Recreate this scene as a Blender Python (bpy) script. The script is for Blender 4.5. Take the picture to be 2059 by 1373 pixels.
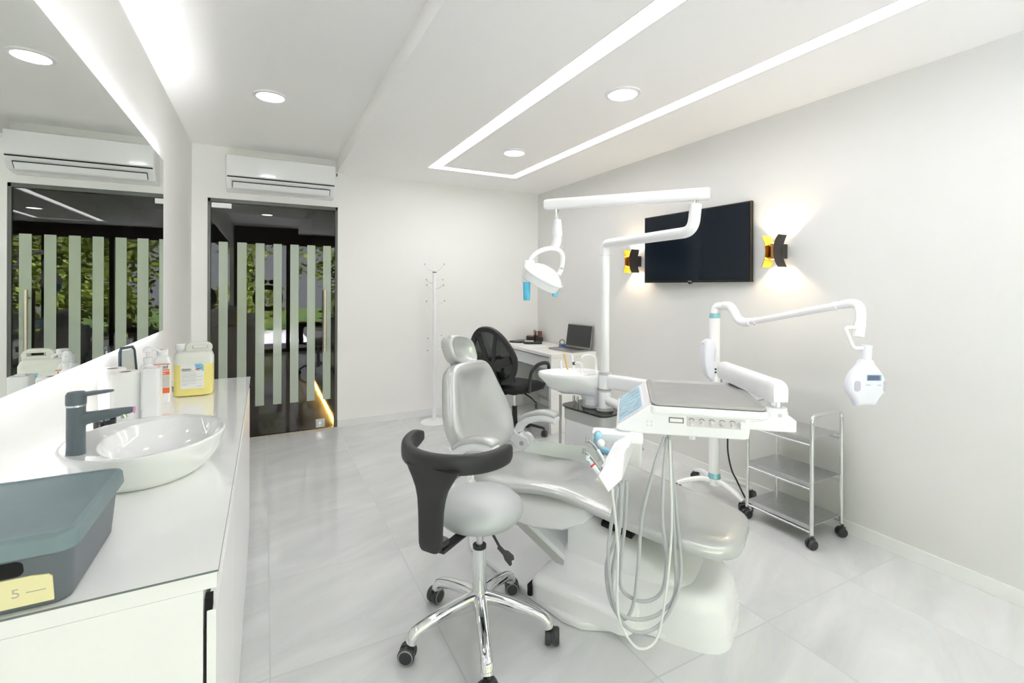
import bpy, bmesh, math, random
from mathutils import Vector, Matrix
random.seed(7)
for o in list(bpy.data.objects):
    bpy.data.objects.remove(o)
SC = bpy.context.scene
COL = SC.collection
PI = math.pi

# ---------------------------------------------------------------- camera, world, sun, exposure
cam_data = bpy.data.cameras.new('camera')
cam = bpy.data.objects.new('camera', cam_data)
COL.objects.link(cam)
cam.location = (0, 0, 1.35)
cam.rotation_euler = (Matrix.Rotation(-math.radians(27.508), 4, 'Z') @ Matrix.Rotation(PI / 2, 4, 'X') @ Matrix.Rotation(math.radians(0.182), 4, 'Z')).to_euler()
cam_data.sensor_width = 36
cam_data.lens = 951.8 / 2059 * 36
cam_data.shift_y = -(686.5 - 578.7) / 2059
cam_data.clip_start = 0.02
SC.camera = cam

world = bpy.data.worlds.new('sky')
SC.world = world
world.use_nodes = True
wn = world.node_tree
wn.nodes.clear()
w_out = wn.nodes.new('ShaderNodeOutputWorld')
w_bg = wn.nodes.new('ShaderNodeBackground')
w_bg.inputs[0].default_value = (0.90, 0.88, 1.0, 1)
w_bg.inputs[1].default_value = 1.5
wn.links.new(w_bg.outputs[0], w_out.inputs[0])

sun_data = bpy.data.lights.new('sun', 'SUN')
sun = bpy.data.objects.new('sun', sun_data)
COL.objects.link(sun)
sun.rotation_euler = (math.radians(-32), math.radians(18), 0)   # shines from behind the building onto the trees out front
sun_data.energy = 52.0
sun_data.angle = math.radians(0.6)
sun_data.color = (1.0, 0.97, 0.945)

# daylight portal in the glazed shop front behind the camera
por_data = bpy.data.lights.new('window_daylight', 'AREA')
por = bpy.data.objects.new('window_daylight', por_data)
COL.objects.link(por)
por_data.shape = 'RECTANGLE'
por_data.size, por_data.size_y = 3.40, 2.29
por.location = (1.15, -1.30, 1.145)
por.rotation_euler = (PI / 2, 0, 0)
por_data.cycles.is_portal = True

VS = SC.view_settings
VS.view_transform = 'Standard'
VS.look = 'None'
VS.exposure = 1.24
VS.gamma = 1.0
VS.use_curve_mapping = False
SC.cycles.caustics_reflective = False
SC.cycles.caustics_refractive = False
SC.cycles.max_bounces = 14
SC.cycles.diffuse_bounces = 10
SC.cycles.glossy_bounces = 5
SC.cycles.transparent_max_bounces = 16
SC.cycles.sample_clamp_indirect = 8.0

# ---------------------------------------------------------------- materials
MATS = {}
def mat(name, col=(.8, .8, .8), rough=.5, metal=0.0, coat=0.0, coat_rough=.05, trans=0.0, emit=None, estr=0.0, ior=1.5, spec=.5, noise=None, bump=None, sss=0.0):
    """noise=(scale, amount) varies the colour a little; bump=(scale, strength)"""
    m = bpy.data.materials.new(name)
    m.use_nodes = True
    nt = m.node_tree
    b = nt.nodes['Principled BSDF']
    b.inputs['Base Color'].default_value = (*col, 1)
    b.inputs['Roughness'].default_value = rough
    b.inputs['Metallic'].default_value = metal
    b.inputs['Coat Weight'].default_value = coat
    b.inputs['Coat Roughness'].default_value = coat_rough
    b.inputs['Transmission Weight'].default_value = trans
    b.inputs['IOR'].default_value = ior
    b.inputs['Specular IOR Level'].default_value = spec
    if sss:
        b.inputs['Subsurface Weight'].default_value = sss
        b.inputs['Subsurface Radius'].default_value = (.02, .02, .02)
    if emit:
        b.inputs['Emission Color'].default_value = (*emit, 1)
        b.inputs['Emission Strength'].default_value = estr
    if noise or bump:
        tc = nt.nodes.new('ShaderNodeTexCoord')
    if noise:
        n = nt.nodes.new('ShaderNodeTexNoise')
        n.inputs['Scale'].default_value = noise[0]
        n.inputs['Detail'].default_value = 4
        r = nt.nodes.new('ShaderNodeValToRGB')
        a = noise[1]
        r.color_ramp.elements[0].position = .3
        r.color_ramp.elements[1].position = .7
        r.color_ramp.elements[0].color = (*[max(0, c * (1 - a)) for c in col], 1)
        r.color_ramp.elements[1].color = (*[min(1, c * (1 + a)) for c in col], 1)
        nt.links.new(tc.outputs['Object'], n.inputs['Vector'])
        nt.links.new(n.outputs['Fac'], r.inputs['Fac'])
        nt.links.new(r.outputs['Color'], b.inputs['Base Color'])
    if bump:
        n2 = nt.nodes.new('ShaderNodeTexNoise')
        n2.inputs['Scale'].default_value = bump[0]
        n2.inputs['Detail'].default_value = 3
        bp = nt.nodes.new('ShaderNodeBump')
        bp.inputs['Strength'].default_value = bump[1]
        bp.inputs['Distance'].default_value = .01
        nt.links.new(tc.outputs['Object'], n2.inputs['Vector'])
        nt.links.new(n2.outputs['Fac'], bp.inputs['Height'])
        nt.links.new(bp.outputs['Normal'], b.inputs['Normal'])
        if coat:
            nt.links.new(bp.outputs['Normal'], b.inputs['Coat Normal'])
    MATS[name] = m
    return m

def glass_mat(name, tint, ior=1.5, rough=0.0):
    """flat pane: see-through with a tint, mirror reflection by Fresnel on both faces"""
    m = bpy.data.materials.new(name)
    m.use_nodes = True
    nt = m.node_tree
    nt.nodes.clear()
    out = nt.nodes.new('ShaderNodeOutputMaterial')
    tr = nt.nodes.new('ShaderNodeBsdfTransparent')
    tr.inputs[0].default_value = (*tint, 1)
    gl = nt.nodes.new('ShaderNodeBsdfGlossy')
    gl.inputs['Roughness'].default_value = rough
    geo = nt.nodes.new('ShaderNodeNewGeometry')
    mx = nt.nodes.new('ShaderNodeMix')
    mx.inputs[2].default_value = ior
    mx.inputs[3].default_value = 1 / ior
    nt.links.new(geo.outputs['Backfacing'], mx.inputs[0])
    fr = nt.nodes.new('ShaderNodeFresnel')
    nt.links.new(mx.outputs[0], fr.inputs['IOR'])
    ms = nt.nodes.new('ShaderNodeMixShader')
    nt.links.new(fr.outputs[0], ms.inputs[0])
    nt.links.new(tr.outputs[0], ms.inputs[1])
    nt.links.new(gl.outputs[0], ms.inputs[2])
    nt.links.new(ms.outputs[0], out.inputs['Surface'])
    MATS[name] = m
    return m

def frosted_mat(name, col, through):
    m = bpy.data.materials.new(name)
    m.use_nodes = True
    nt = m.node_tree
    nt.nodes.clear()
    out = nt.nodes.new('ShaderNodeOutputMaterial')
    tr = nt.nodes.new('ShaderNodeBsdfTransparent')
    tr.inputs[0].default_value = (.9, .95, .9, 1)
    b = nt.nodes.new('ShaderNodeBsdfPrincipled')
    b.inputs['Base Color'].default_value = (*col, 1)
    b.inputs['Roughness'].default_value = .12
    ms = nt.nodes.new('ShaderNodeMixShader')
    ms.inputs[0].default_value = 1 - through
    nt.links.new(tr.outputs[0], ms.inputs[1])
    nt.links.new(b.outputs[0], ms.inputs[2])
    nt.links.new(ms.outputs[0], out.inputs['Surface'])
    return m

def tile_mat(name, x0, y0, sx, sy, base, vein, warm, grout, rough, gw=.0028, vscale=1.3):
    """polished veined stone tiles with thin joints, laid on world axes"""
    m = bpy.data.materials.new(name)
    m.use_nodes = True
    nt = m.node_tree
    b = nt.nodes['Principled BSDF']
    b.inputs['Roughness'].default_value = rough
    geo = nt.nodes.new('ShaderNodeNewGeometry')
    sep = nt.nodes.new('ShaderNodeSeparateXYZ')
    nt.links.new(geo.outputs['Position'], sep.inputs[0])
    def M(op, a, c=None):
        n = nt.nodes.new('ShaderNodeMath')
        n.operation = op
        for i, v in enumerate((a, c)):
            if v is None:
                continue
            if isinstance(v, (int, float)):
                n.inputs[i].default_value = v
            else:
                nt.links.new(v, n.inputs[i])
        return n.outputs[0]
    lines = []
    cells = []
    for ax, o0, s in ((0, x0, sx), (1, y0, sy)):
        u = M('DIVIDE', M('SUBTRACT', sep.outputs[ax], o0), s)
        fr = M('FRACT', u)
        d = M('ABSOLUTE', M('SUBTRACT', fr, .5))
        lines.append(M('GREATER_THAN', d, .5 - gw / s))
        cells.append(M('FLOOR', u))
    g = M('MAXIMUM', lines[0], lines[1])
    cell = M('ADD', M('MULTIPLY', cells[0], 3.7), M('MULTIPLY', cells[1], 7.3))
    cx = nt.nodes.new('ShaderNodeCombineXYZ')
    nt.links.new(M('ADD', M('MULTIPLY', sep.outputs[0], .8), M('MULTIPLY', sep.outputs[1], .5)), cx.inputs[0])
    nt.links.new(M('MULTIPLY', M('SUBTRACT', sep.outputs[1], M('MULTIPLY', sep.outputs[0], .4)), 3.2), cx.inputs[1])
    nt.links.new(cell, cx.inputs[2])
    n1 = nt.nodes.new('ShaderNodeTexNoise')
    n1.inputs['Scale'].default_value = vscale
    n1.inputs['Detail'].default_value = 7
    n1.inputs['Roughness'].default_value = .6
    n1.inputs['Distortion'].default_value = .9
    nt.links.new(cx.outputs[0], n1.inputs['Vector'])
    r1 = nt.nodes.new('ShaderNodeValToRGB')
    e = r1.color_ramp.elements
    e[0].position, e[1].position = .25, .75
    e[0].color, e[1].color = (*vein, 1), (*base, 1)
    nt.links.new(n1.outputs['Fac'], r1.inputs['Fac'])
    n2 = nt.nodes.new('ShaderNodeTexNoise')
    n2.inputs['Scale'].default_value = vscale * 1.7
    n2.inputs['Detail'].default_value = 5
    n2.inputs['Distortion'].default_value = 1.6
    nt.links.new(cx.outputs[0], n2.inputs['Vector'])
    thin = M('LESS_THAN', M('ABSOLUTE', M('SUBTRACT', n2.outputs['Fac'], .44)), .004)
    def mixc(f, a, c):
        x = nt.nodes.new('ShaderNodeMix')
        x.data_type = 'RGBA'
        if isinstance(f, (int, float)):
            x.inputs[0].default_value = f
        else:
            nt.links.new(f, x.inputs[0])
        for i, v in ((6, a), (7, c)):
            if isinstance(v, tuple):
                x.inputs[i].default_value = (*v, 1)
            else:
                nt.links.new(v, x.inputs[i])
        return x.outputs[2]
    c = mixc(M('MULTIPLY', thin, .55), r1.outputs[0], warm)
    c = mixc(g, c, grout)
    nt.links.new(c, b.inputs['Base Color'])
    nt.links.new(M('ADD', M('MULTIPLY', g, .4), rough), b.inputs['Roughness'])
    return m

def leaf_mat(name, col):
    m = bpy.data.materials.new(name)
    m.use_nodes = True
    nt = m.node_tree
    nt.nodes.clear()
    out = nt.nodes.new('ShaderNodeOutputMaterial')
    tc = nt.nodes.new('ShaderNodeTexCoord')
    n = nt.nodes.new('ShaderNodeTexNoise')
    n.inputs['Scale'].default_value = 2.2
    r = nt.nodes.new('ShaderNodeValToRGB')
    r.color_ramp.elements[0].position, r.color_ramp.elements[1].position = .35, .65
    r.color_ramp.elements[0].color = (*[c * .35 for c in col], 1)
    r.color_ramp.elements[1].color = (*[min(1, c * 1.35) for c in col], 1)
    nt.links.new(tc.outputs['Object'], n.inputs['Vector'])
    nt.links.new(n.outputs['Fac'], r.inputs['Fac'])
    d = nt.nodes.new('ShaderNodeBsdfDiffuse')
    t2 = nt.nodes.new('ShaderNodeBsdfTranslucent')
    ms = nt.nodes.new('ShaderNodeMixShader')
    ms.inputs[0].default_value = .45
    nt.links.new(r.outputs[0], d.inputs[0])
    nt.links.new(r.outputs[0], t2.inputs[0])
    nt.links.new(d.outputs[0], ms.inputs[1])
    nt.links.new(t2.outputs[0], ms.inputs[2])
    nt.links.new(ms.outputs[0], out.inputs['Surface'])
    return m

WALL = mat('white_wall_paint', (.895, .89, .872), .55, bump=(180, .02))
WALLR = mat('dimmed_white_wall_paint', (.715, .715, .70), .55, bump=(180, .02))  # white paint darkened so the right wall looks less brightly lit
CEIL = mat('white_ceiling_paint', (.955, .95, .94), .6)
TRIM = mat('white_gloss_trim', (.84, .85, .84), .25)
FLOOR = tile_mat('polished_pale_marble', .018, 1.222, .597, .609, (.735, .74, .745), (.575, .59, .595), (.73, .68, .61), (.50, .52, .52), .07)
DARKTILE = tile_mat('dark_brown_stone_tiles', .3, 5.1, .6, .3, (.11, .09, .07), (.06, .05, .04), (.09, .07, .05), (.02, .018, .015), .18)
WHITE = mat('white_gloss_plastic', (.91, .915, .935), .22, coat=.4)
WHITE_M = mat('white_satin_metal', (.90, .905, .915), .3)
WHITE_W = mat('white_lacquer_board', (.90, .90, .905), .25)
LILAC = mat('cool_white_plastic', (.80, .81, .88), .28)
CERAMIC = mat('white_ceramic', (.88, .89, .89), .05, coat=.6)
CHROME = mat('polished_chrome', (.78, .79, .80), .07, metal=1)
STEEL = mat('brushed_steel', (.62, .63, .64), .28, metal=1, noise=(30, .06))
TRAY_ST = mat('grey_steel_tray', (.41, .415, .405), .45, metal=.4, noise=(14, .03))
SHELF_ST = mat('perforated_steel_sheet', (.56, .57, .58), .33, metal=.85, noise=(40, .05))
SILVER = mat('silver_vinyl', (.50, .525, .53), .42, metal=.2, coat=.15, coat_rough=.3, noise=(5, .03))
FILMED = mat('silver_vinyl_under_clear_film', (.55, .565, .555), .30, metal=.35, coat=1.0, coat_rough=.03, noise=(6, .05), bump=(8, .14))
GREYRING = mat('grey_plastic_ring', (.50, .50, .50), .4)
GREYLID = mat('grey_gloss_panel', (.48, .49, .48), .2, coat=.5)
BLACK = mat('black_rubber', (.018, .018, .019), .45, bump=(300, .05))
BLACKP = mat('black_plastic', (.02, .02, .022), .32)
MESHB = frosted_mat('black_mesh_fabric', (.035, .038, .04), .30)
FABRIC = mat('black_seat_fabric', (.012, .012, .014), .85, bump=(250, .2))
CASTER = mat('dark_grey_caster', (.035, .037, .04), .35)
CRIM = mat('grey_wheel_rim', (.30, .31, .31), .4)
HSTEEL = mat('grey_steel', (.40, .41, .42), .22, metal=1)
ARC = mat('dark_grey_print', (.13, .13, .14), .5)
HOSE = mat('pale_grey_hose', (.47, .49, .51), .32)
BLUEF = mat('blue_protective_film', (.30, .62, .80), .2, coat=.8, coat_rough=.08, noise=(18, .22), bump=(25, .5))
BLUEH = mat('blue_film_wrap', (.08, .56, .84), .3, coat=.5, noise=(30, .12))
TEAL = mat('pale_teal_ring', (.30, .60, .66), .25, metal=.5)
SLATE = mat('slate_grey_faucet', (.115, .145, .17), .38)
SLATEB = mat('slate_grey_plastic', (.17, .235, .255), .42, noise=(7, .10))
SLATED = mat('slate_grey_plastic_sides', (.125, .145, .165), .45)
DARKH = mat('dark_cavity', (.004, .004, .005), .9)
NOTE = mat('pale_yellow_paper', (.86, .79, .46), .8)
INK = mat('grey_pencil', (.52, .50, .40), .8)
INKB = mat('black_ink', (.02, .02, .02), .6)
INKG = mat('grey_ink', (.42, .44, .46), .7)
ORANGE = mat('orange_print', (.85, .16, .05), .5)
REDP = mat('red_print', (.70, .05, .06), .5)
BLUEP = mat('blue_print', (.20, .58, .85), .5)
LABEL = mat('white_label_paper', (.86, .87, .86), .5)
PAPER = mat('white_paper', (.86, .86, .85), .9)
TISSUE = mat('white_tissue', (.88, .88, .88), .95, bump=(60, .15))
CANPL = mat('cloudy_white_can_plastic', (.84, .85, .80), .25, sss=.15)
CANYL = mat('yellow_liquid_behind_cloudy_plastic', (.88, .77, .27), .22, sss=.1)
PINK = mat('pink_tag', (.86, .28, .66), .5)
TVS = mat('black_tv_screen', (.006, .010, .017), .12, spec=.35)
TVF = mat('black_tv_frame', (.012, .012, .013), .2)
GOLD = mat('gold_sconce_lining', (.90, .50, .06), .25, metal=1)
BRONZE = mat('bronze_bulb_tube', (.34, .20, .08), .4, metal=.6)
SCBLK = mat('dark_brown_sconce_shell', (.035, .028, .026), .5)
LEDW = mat('white_led_diffuser', (.9, .9, .9), .5, emit=(1.0, .965, 1.0), estr=4.0)
LEDB = mat('soft_mirror_led_tape', (.9, .9, .9), .5, emit=(.96, .975, 1.0), estr=30.0)
LEDM = mat('mirror_led_tape', (.9, .9, .9), .5, emit=(.96, .965, 1.0), estr=55.0)
DOWN = mat('downlight_diffuser', (.9, .9, .9), .5, emit=(1.0, .98, 1.0), estr=16.0)
GLEDW = mat('amber_led_tape', (.9, .7, .3), .5, emit=(1.0, .62, .14), estr=150.0)
MIRROR = mat('mirror_silver', (.90, .93, .90), .0, metal=1)
DOORG = glass_mat('smoked_door_glass', (.42, .42, .40), 1.7)
CLEARG = glass_mat('clear_window_glass', (.92, .95, .93), 1.45)
SMOKEG = glass_mat('smoked_glass_top', (.30, .29, .26), 1.6)
FILMG = frosted_mat('cloudy_plastic_film', (.66, .68, .66), .62)
FROST = frosted_mat('frosted_vinyl', (.49, .55, .46), .14)
FRAME = mat('grey_green_door_frame', (.12, .13, .12), .35)
BROWN = mat('dark_brown_cladding', (.028, .020, .015), .35, noise=(3, .25))
CORR = mat('dark_corridor_wall', (.05, .045, .04), .5)
SCREEN = mat('dark_lcd', (.13, .15, .26), .15)
GREYPAD = mat('grey_grip_pad', (.52, .50, .58), .5)
LAPG = mat('laptop_grey', (.35, .35, .35), .35, metal=.6)
LAPK = mat('laptop_keys', (.05, .05, .05), .5)
DESK = mat('white_desk_laminate', (.82, .82, .79), .4)
DESKG = mat('pale_grey_desk_drawer', (.66, .69, .70), .35)
DESKB = mat('grey_desk_back_panel', (.45, .48, .47), .5)
REDBR = mat('reddish_brown_paper_block', (.20, .07, .05), .5)
BLUEO = mat('blue_plastic', (.05, .16, .45), .4)
WOODY = mat('tan_wood', (.72, .44, .14), .5)
LEAF = leaf_mat('sunlit_leaf', (.31, .37, .09))
BARK = mat('brown_bark', (.10, .065, .04), .9)
DARKG = mat('dark_ground', (.055, .05, .056), .9)
GRASS = mat('lawn', (.06, .10, .02), .95, noise=(4, .4))
PAVE = mat('pale_paving', (.59, .56, .66), .9, noise=(3, .15))  # tone set pale and lilac to bounce sunlight into the room

# ---------------------------------------------------------------- geometry helpers
ROOTLOC = {}
def tag(o, label=None, cat=None, group=None, kind=None):
    if label: o['label'] = label
    if cat: o['category'] = cat
    if group: o['group'] = group
    if kind: o['kind'] = kind
    return o

def thing(name, label, cat, loc=(0, 0, 0), rotz=0.0, group=None, local=False):
    """Empty at the thing's base; local=True: its parts are drawn in the thing's own axes, else in room axes"""
    o = bpy.data.objects.new(name, None)
    o.empty_display_size = .1
    COL.objects.link(o)
    o.location = loc
    o.rotation_euler = (0, 0, rotz)
    tag(o, label, cat, group)
    mw = Matrix.Translation(loc) @ Matrix.Rotation(rotz, 4, 'Z')
    ROOTLOC[o.name] = Matrix.Identity(4) if local else mw.inverted()
    return o

def link(name, bm, m, parent=None, sharp=32, subsurf=0, label=None):
    bmesh.ops.recalc_face_normals(bm, faces=bm.faces)
    if parent is not None:
        bm.transform(ROOTLOC[parent.name])
    me = bpy.data.meshes.new(name)
    bm.to_mesh(me)
    bm.free()
    for p in me.polygons:
        p.use_smooth = sharp > 0
    if sharp > 0:
        me.set_sharp_from_angle(angle=math.radians(sharp))
    ms = m if isinstance(m, (list, tuple)) else [m]
    for x in ms:
        me.materials.append(x)
    o = bpy.data.objects.new(name, me)
    COL.objects.link(o)
    if parent is not None:
        o.parent = parent
        ROOTLOC[o.name] = ROOTLOC[parent.name]
    if subsurf:
        s = o.modifiers.new('smooth', 'SUBSURF')
        s.levels = s.render_levels = subsurf
    elif sharp > 0:
        s = o.modifiers.new('weighted normals', 'WEIGHTED_NORMAL')
        s.keep_sharp = True
        s.weight = 100
    if label:
        o['label'] = label
    return o

def solo(name, bm, m, label, cat, group=None, base=None, sharp=32):
    """a thing that is one mesh"""
    if base is not None:
        bm.transform(Matrix.Translation(base).inverted())
    o = link(name, bm, m, None, sharp)
    if base is not None:
        o.location = base
    return tag(o, label, cat, group)

def struct(name, bm, m, parent=None, sharp=32):
    o = link(name, bm, m, parent, sharp)
    if parent is None:
        o['kind'] = 'structure'
        ROOTLOC[o.name] = Matrix.Identity(4)
    return o

def B():
    return bmesh.new()

def xf(bm, vs, mtx):
    bmesh.ops.transform(bm, matrix=mtx, verts=vs)

def box(bm, lo, hi, bev=0.0, seg=2, mtx=None):
    r = bmesh.ops.create_cube(bm, size=1)
    vs = r['verts']
    c = [(a + b) / 2 for a, b in zip(lo, hi)]
    s = [abs(b - a) for a, b in zip(lo, hi)]
    xf(bm, vs, Matrix.Translation(c) @ Matrix.Diagonal((*s, 1)))
    if bev > 0:
        es = list({e for v in vs for e in v.link_edges})
        bev = min(bev, min(s) * .49)
        r2 = bmesh.ops.bevel(bm, geom=es, offset=bev, segments=seg, affect='EDGES', profile=.6)
        vs = list({v for f in r2['faces'] for v in f.verts} | {v for v in vs if v.is_valid})
    if mtx is not None:
        xf(bm, vs, mtx)
    return vs

def loft(bm, rings, cap=True, close=True, mi=0):
    vr = [[bm.verts.new(p) for p in r] for r in rings]
    n = len(vr[0])
    rng = range(n) if close else range(n - 1)
    for a, b in zip(vr[:-1], vr[1:]):
        for i in rng:
            j = (i + 1) % n
            f = bm.faces.new((a[i], a[j], b[j], b[i]))
            f.material_index = mi
    if cap and close:
        for r in (vr[0], vr[-1]):
            try:
                f = bm.faces.new(r)
                f.material_index = mi
            except ValueError:
                pass
    return vr

def prism(bm, pts, z0, z1, bev=0.0, seg=2, fn=None):
    """outline (x, y) between two heights; fn maps (x, y, z) to the place"""
    fn = fn or (lambda x, y, z: (x, y, z))
    vs = [bm.verts.new((p[0], p[1], z0)) for p in pts]
    f = bm.faces.new(vs)
    r = bmesh.ops.extrude_face_region(bm, geom=[f])
    top = [v for v in r['geom'] if isinstance(v, bmesh.types.BMVert)]
    bmesh.ops.translate(bm, verts=top, vec=(0, 0, z1 - z0))
    allv = vs + top
    if bev > 0:
        es = [e for v in top for e in v.link_edges if e.other_vert(v) in top]
        es += [e for v in vs for e in v.link_edges if e.other_vert(v) in vs]
        r2 = bmesh.ops.bevel(bm, geom=list(set(es)), offset=bev, segments=seg, affect='EDGES', profile=.6)
        allv = list({v for g in r2['faces'] for v in g.verts} | {v for v in allv if v.is_valid})
    for v in allv:
        v.co = Vector(fn(*v.co))
    return allv

def se(a, b, n=2.0, seg=32, cx=0.0, cy=0.0):
    """superellipse outline"""
    o = []
    for i in range(seg):
        t = 2 * PI * i / seg
        c, s = math.cos(t), math.sin(t)
        o.append((cx + a * math.copysign(abs(c) ** (2 / n), c), cy + b * math.copysign(abs(s) ** (2 / n), s)))
    return o

def rrect(x0, y0, x1, y1, r, seg=5):
    o = []
    for cx, cy, a0 in ((x1 - r, y1 - r, 0), (x0 + r, y1 - r, 90), (x0 + r, y0 + r, 180), (x1 - r, y0 + r, 270)):
        for i in range(seg + 1):
            a = math.radians(a0 + 90 * i / seg)
            o.append((cx + r * math.cos(a), cy + r * math.sin(a)))
    return o

def smooth(pts, n=8, closed=False):
    P = [Vector(p) for p in pts]
    out = []
    N = len(P)
    rng = range(N) if closed else range(N - 1)
    for i in rng:
        if closed:
            p0, p1, p2, p3 = P[(i - 1) % N], P[i], P[(i + 1) % N], P[(i + 2) % N]
        else:
            p0, p1, p2, p3 = P[max(i - 1, 0)], P[i], P[i + 1], P[min(i + 2, N - 1)]
        for k in range(n):
            t = k / n
            out.append(.5 * ((2 * p1) + (-p0 + p2) * t + (2 * p0 - 5 * p1 + 4 * p2 - p3) * t * t + (-p0 + 3 * p1 - 3 * p2 + p3) * t ** 3))
    if not closed:
        out.append(P[-1])
    return out

def fillet(pts, r, n=6):
    P = [Vector(p) for p in pts]
    out = [P[0]]
    for a, b, c in zip(P[:-2], P[1:-1], P[2:]):
        u, v = (a - b).normalized(), (c - b).normalized()
        d = min(r, (a - b).length * .49, (c - b).length * .49)
        p, q = b + u * d, b + v * d
        for k in range(n + 1):
            t = k / n
            out.append((1 - t) ** 2 * p + 2 * t * (1 - t) * b + t * t * q)
    out.append(P[-1])
    return out

def sweep(bm, pts, sec, scales=None, up=None, cap=True, closed=False):
    """section (a, b) points carried along a path; up fixes which way b points"""
    P = [Vector(p) for p in pts]
    n = len(P)
    T = []
    for i in range(n):
        if closed:
            t = P[(i + 1) % n] - P[(i - 1) % n]
        else:
            t = P[min(i + 1, n - 1)] - P[max(i - 1, 0)]
        T.append(t.normalized() if t.length > 1e-9 else Vector((0, 0, 1)))
    rings = []
    nrm = None
    for i in range(n):
        t = T[i]
        if up is not None:
            u = Vector(up)
            s = t.cross(u)
            if s.length < 1e-4:
                s = t.orthogonal()
            s.normalize()
            w = s.cross(t).normalized()
        else:
            if nrm is None:
                nrm = t.orthogonal().normalized()
            else:
                nrm = (nrm - t * nrm.dot(t))
                nrm = nrm.normalized() if nrm.length > 1e-6 else t.orthogonal().normalized()
            w = nrm
            s = t.cross(w)
        k = scales[i] if scales else 1
        ka, kb = k if isinstance(k, (tuple, list)) else (k, k)
        rings.append([P[i] + s * (a * ka) + w * (b * kb) for a, b in sec])
    if closed:
        rings.append(rings[0])
        loft(bm, rings[:-1], cap=False)
        vs = list(bm.verts)
        m = len(sec)
        allv = vs[-len(rings[:-1]) * m:]
        a, b = allv[-m:], allv[:m]
        for i in range(m):
            j = (i + 1) % m
            bm.faces.new((a[i], a[j], b[j], b[i]))
    else:
        loft(bm, rings, cap=cap)

def tube(bm, pts, r, seg=12, cap=True, scales=None):
    sweep(bm, pts, se(r, r, 2, seg), scales, cap=cap)

def rod(bm, a, b, r, seg=14, r2=None):
    a, b = Vector(a), Vector(b)
    sweep(bm, [a, b], se(r, r, 2, seg), [1, (r2 or r) / r])

def lathe(bm, prof, seg=32, mtx=None, cap=True):
    """profile of (radius, height) turned about z"""
    rings = []
    for r, z in prof:
        rings.append([(max(r, 1e-4) * math.cos(2 * PI * i / seg), max(r, 1e-4) * math.sin(2 * PI * i / seg), z) for i in range(seg)])
    vr = loft(bm, rings, cap=cap)
    if mtx is not None:
        xf(bm, [v for r in vr for v in r], mtx)
    return vr

def aim(p, d):
    """matrix that puts z along d at p"""
    return Matrix.Translation(p) @ Vector(d).to_track_quat('Z', 'Y').to_matrix().to_4x4()

def pillow(bm, outline, prof, fn):
    """closed cushion: rings of the outline shrunk about its middle; prof = (scale, height) from back to front"""
    cx = sum(p[0] for p in outline) / len(outline)
    cy = sum(p[1] for p in outline) / len(outline)
    rings = []
    for s, h in prof:
        rings.append([fn(cx + (x - cx) * s, cy + (y - cy) * s, h) for x, y in outline])
    loft(bm, rings)

def ring3(bm, c, r, tubr, mtx=None, seg=24, s2=8):
    vs0 = len(bm.verts)
    pts = [(r * math.cos(2 * PI * i / seg), r * math.sin(2 * PI * i / seg), 0) for i in range(seg)]
    M4 = (mtx if mtx is not None else Matrix.Translation(c))
    sweep(bm, [M4 @ Vector(p) for p in pts], se(tubr, tubr, 2, s2), up=(M4.to_3x3() @ Vector((0, 0, 1))), closed=True)

def text(name, body, size, m, parent, mtx, depth=.0006, align='LEFT', bold=False):
    c = bpy.data.curves.new(name, 'FONT')
    c.body = body
    c.size = size
    c.extrude = depth
    c.align_x = align
    if bold:
        c.offset = size * .02
    tmp = bpy.data.objects.new(name + '_curve', c)
    COL.objects.link(tmp)
    dg = bpy.context.evaluated_depsgraph_get()
    me = bpy.data.meshes.new_from_object(tmp.evaluated_get(dg))
    bpy.data.objects.remove(tmp)
    bpy.data.curves.remove(c)
    bm = bmesh.new()
    bm.from_mesh(me)
    bpy.data.meshes.remove(me)
    bm.transform(mtx)
    return link(name, bm, m, parent, 0)

def basis(o, x, y, z):
    m = Matrix.Identity(4)
    for i, v in enumerate((x, y, z)):
        v = Vector(v).normalized()
        for k in range(3):
            m[k][i] = v[k]
    for k in range(3):
        m[k][3] = o[k]
    return m

# ================================================================= the room
WX = 2.862           # right edge of the shop window
XL, XR, YB, YF = -0.559, 2.862, 4.833, -1.2
ZU, ZL = 2.575, 2.452          # upper ceiling, dropped soffit
bm = B(); box(bm, (XL - .15, YF - .15, -.12), (XR + .15, YB + .02, 0))
struct('floor', bm, FLOOR)
bm = B(); box(bm, (XL - .15, YF - .15, 0), (XL, YB + .15, 2.75)); struct('wall_left', bm, WALL)
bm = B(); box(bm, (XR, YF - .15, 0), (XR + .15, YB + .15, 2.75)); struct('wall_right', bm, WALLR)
DX0, DX1, DZ = -.445, .618, 2.122
bm = B()
box(bm, (XL, YB, 0), (DX0, YB + .15, 2.75))
box(bm, (DX1, YB, 0), (XR, YB + .15, 2.75))
box(bm, (DX0, YB, DZ), (DX1, YB + .15, 2.75))
struct('wall_back', bm, WALL)
bm = B()
box(bm, (XL, YF - .15, 2.29), (WX, YF, 2.75))
struct('wall_front', bm, BROWN)
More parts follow.
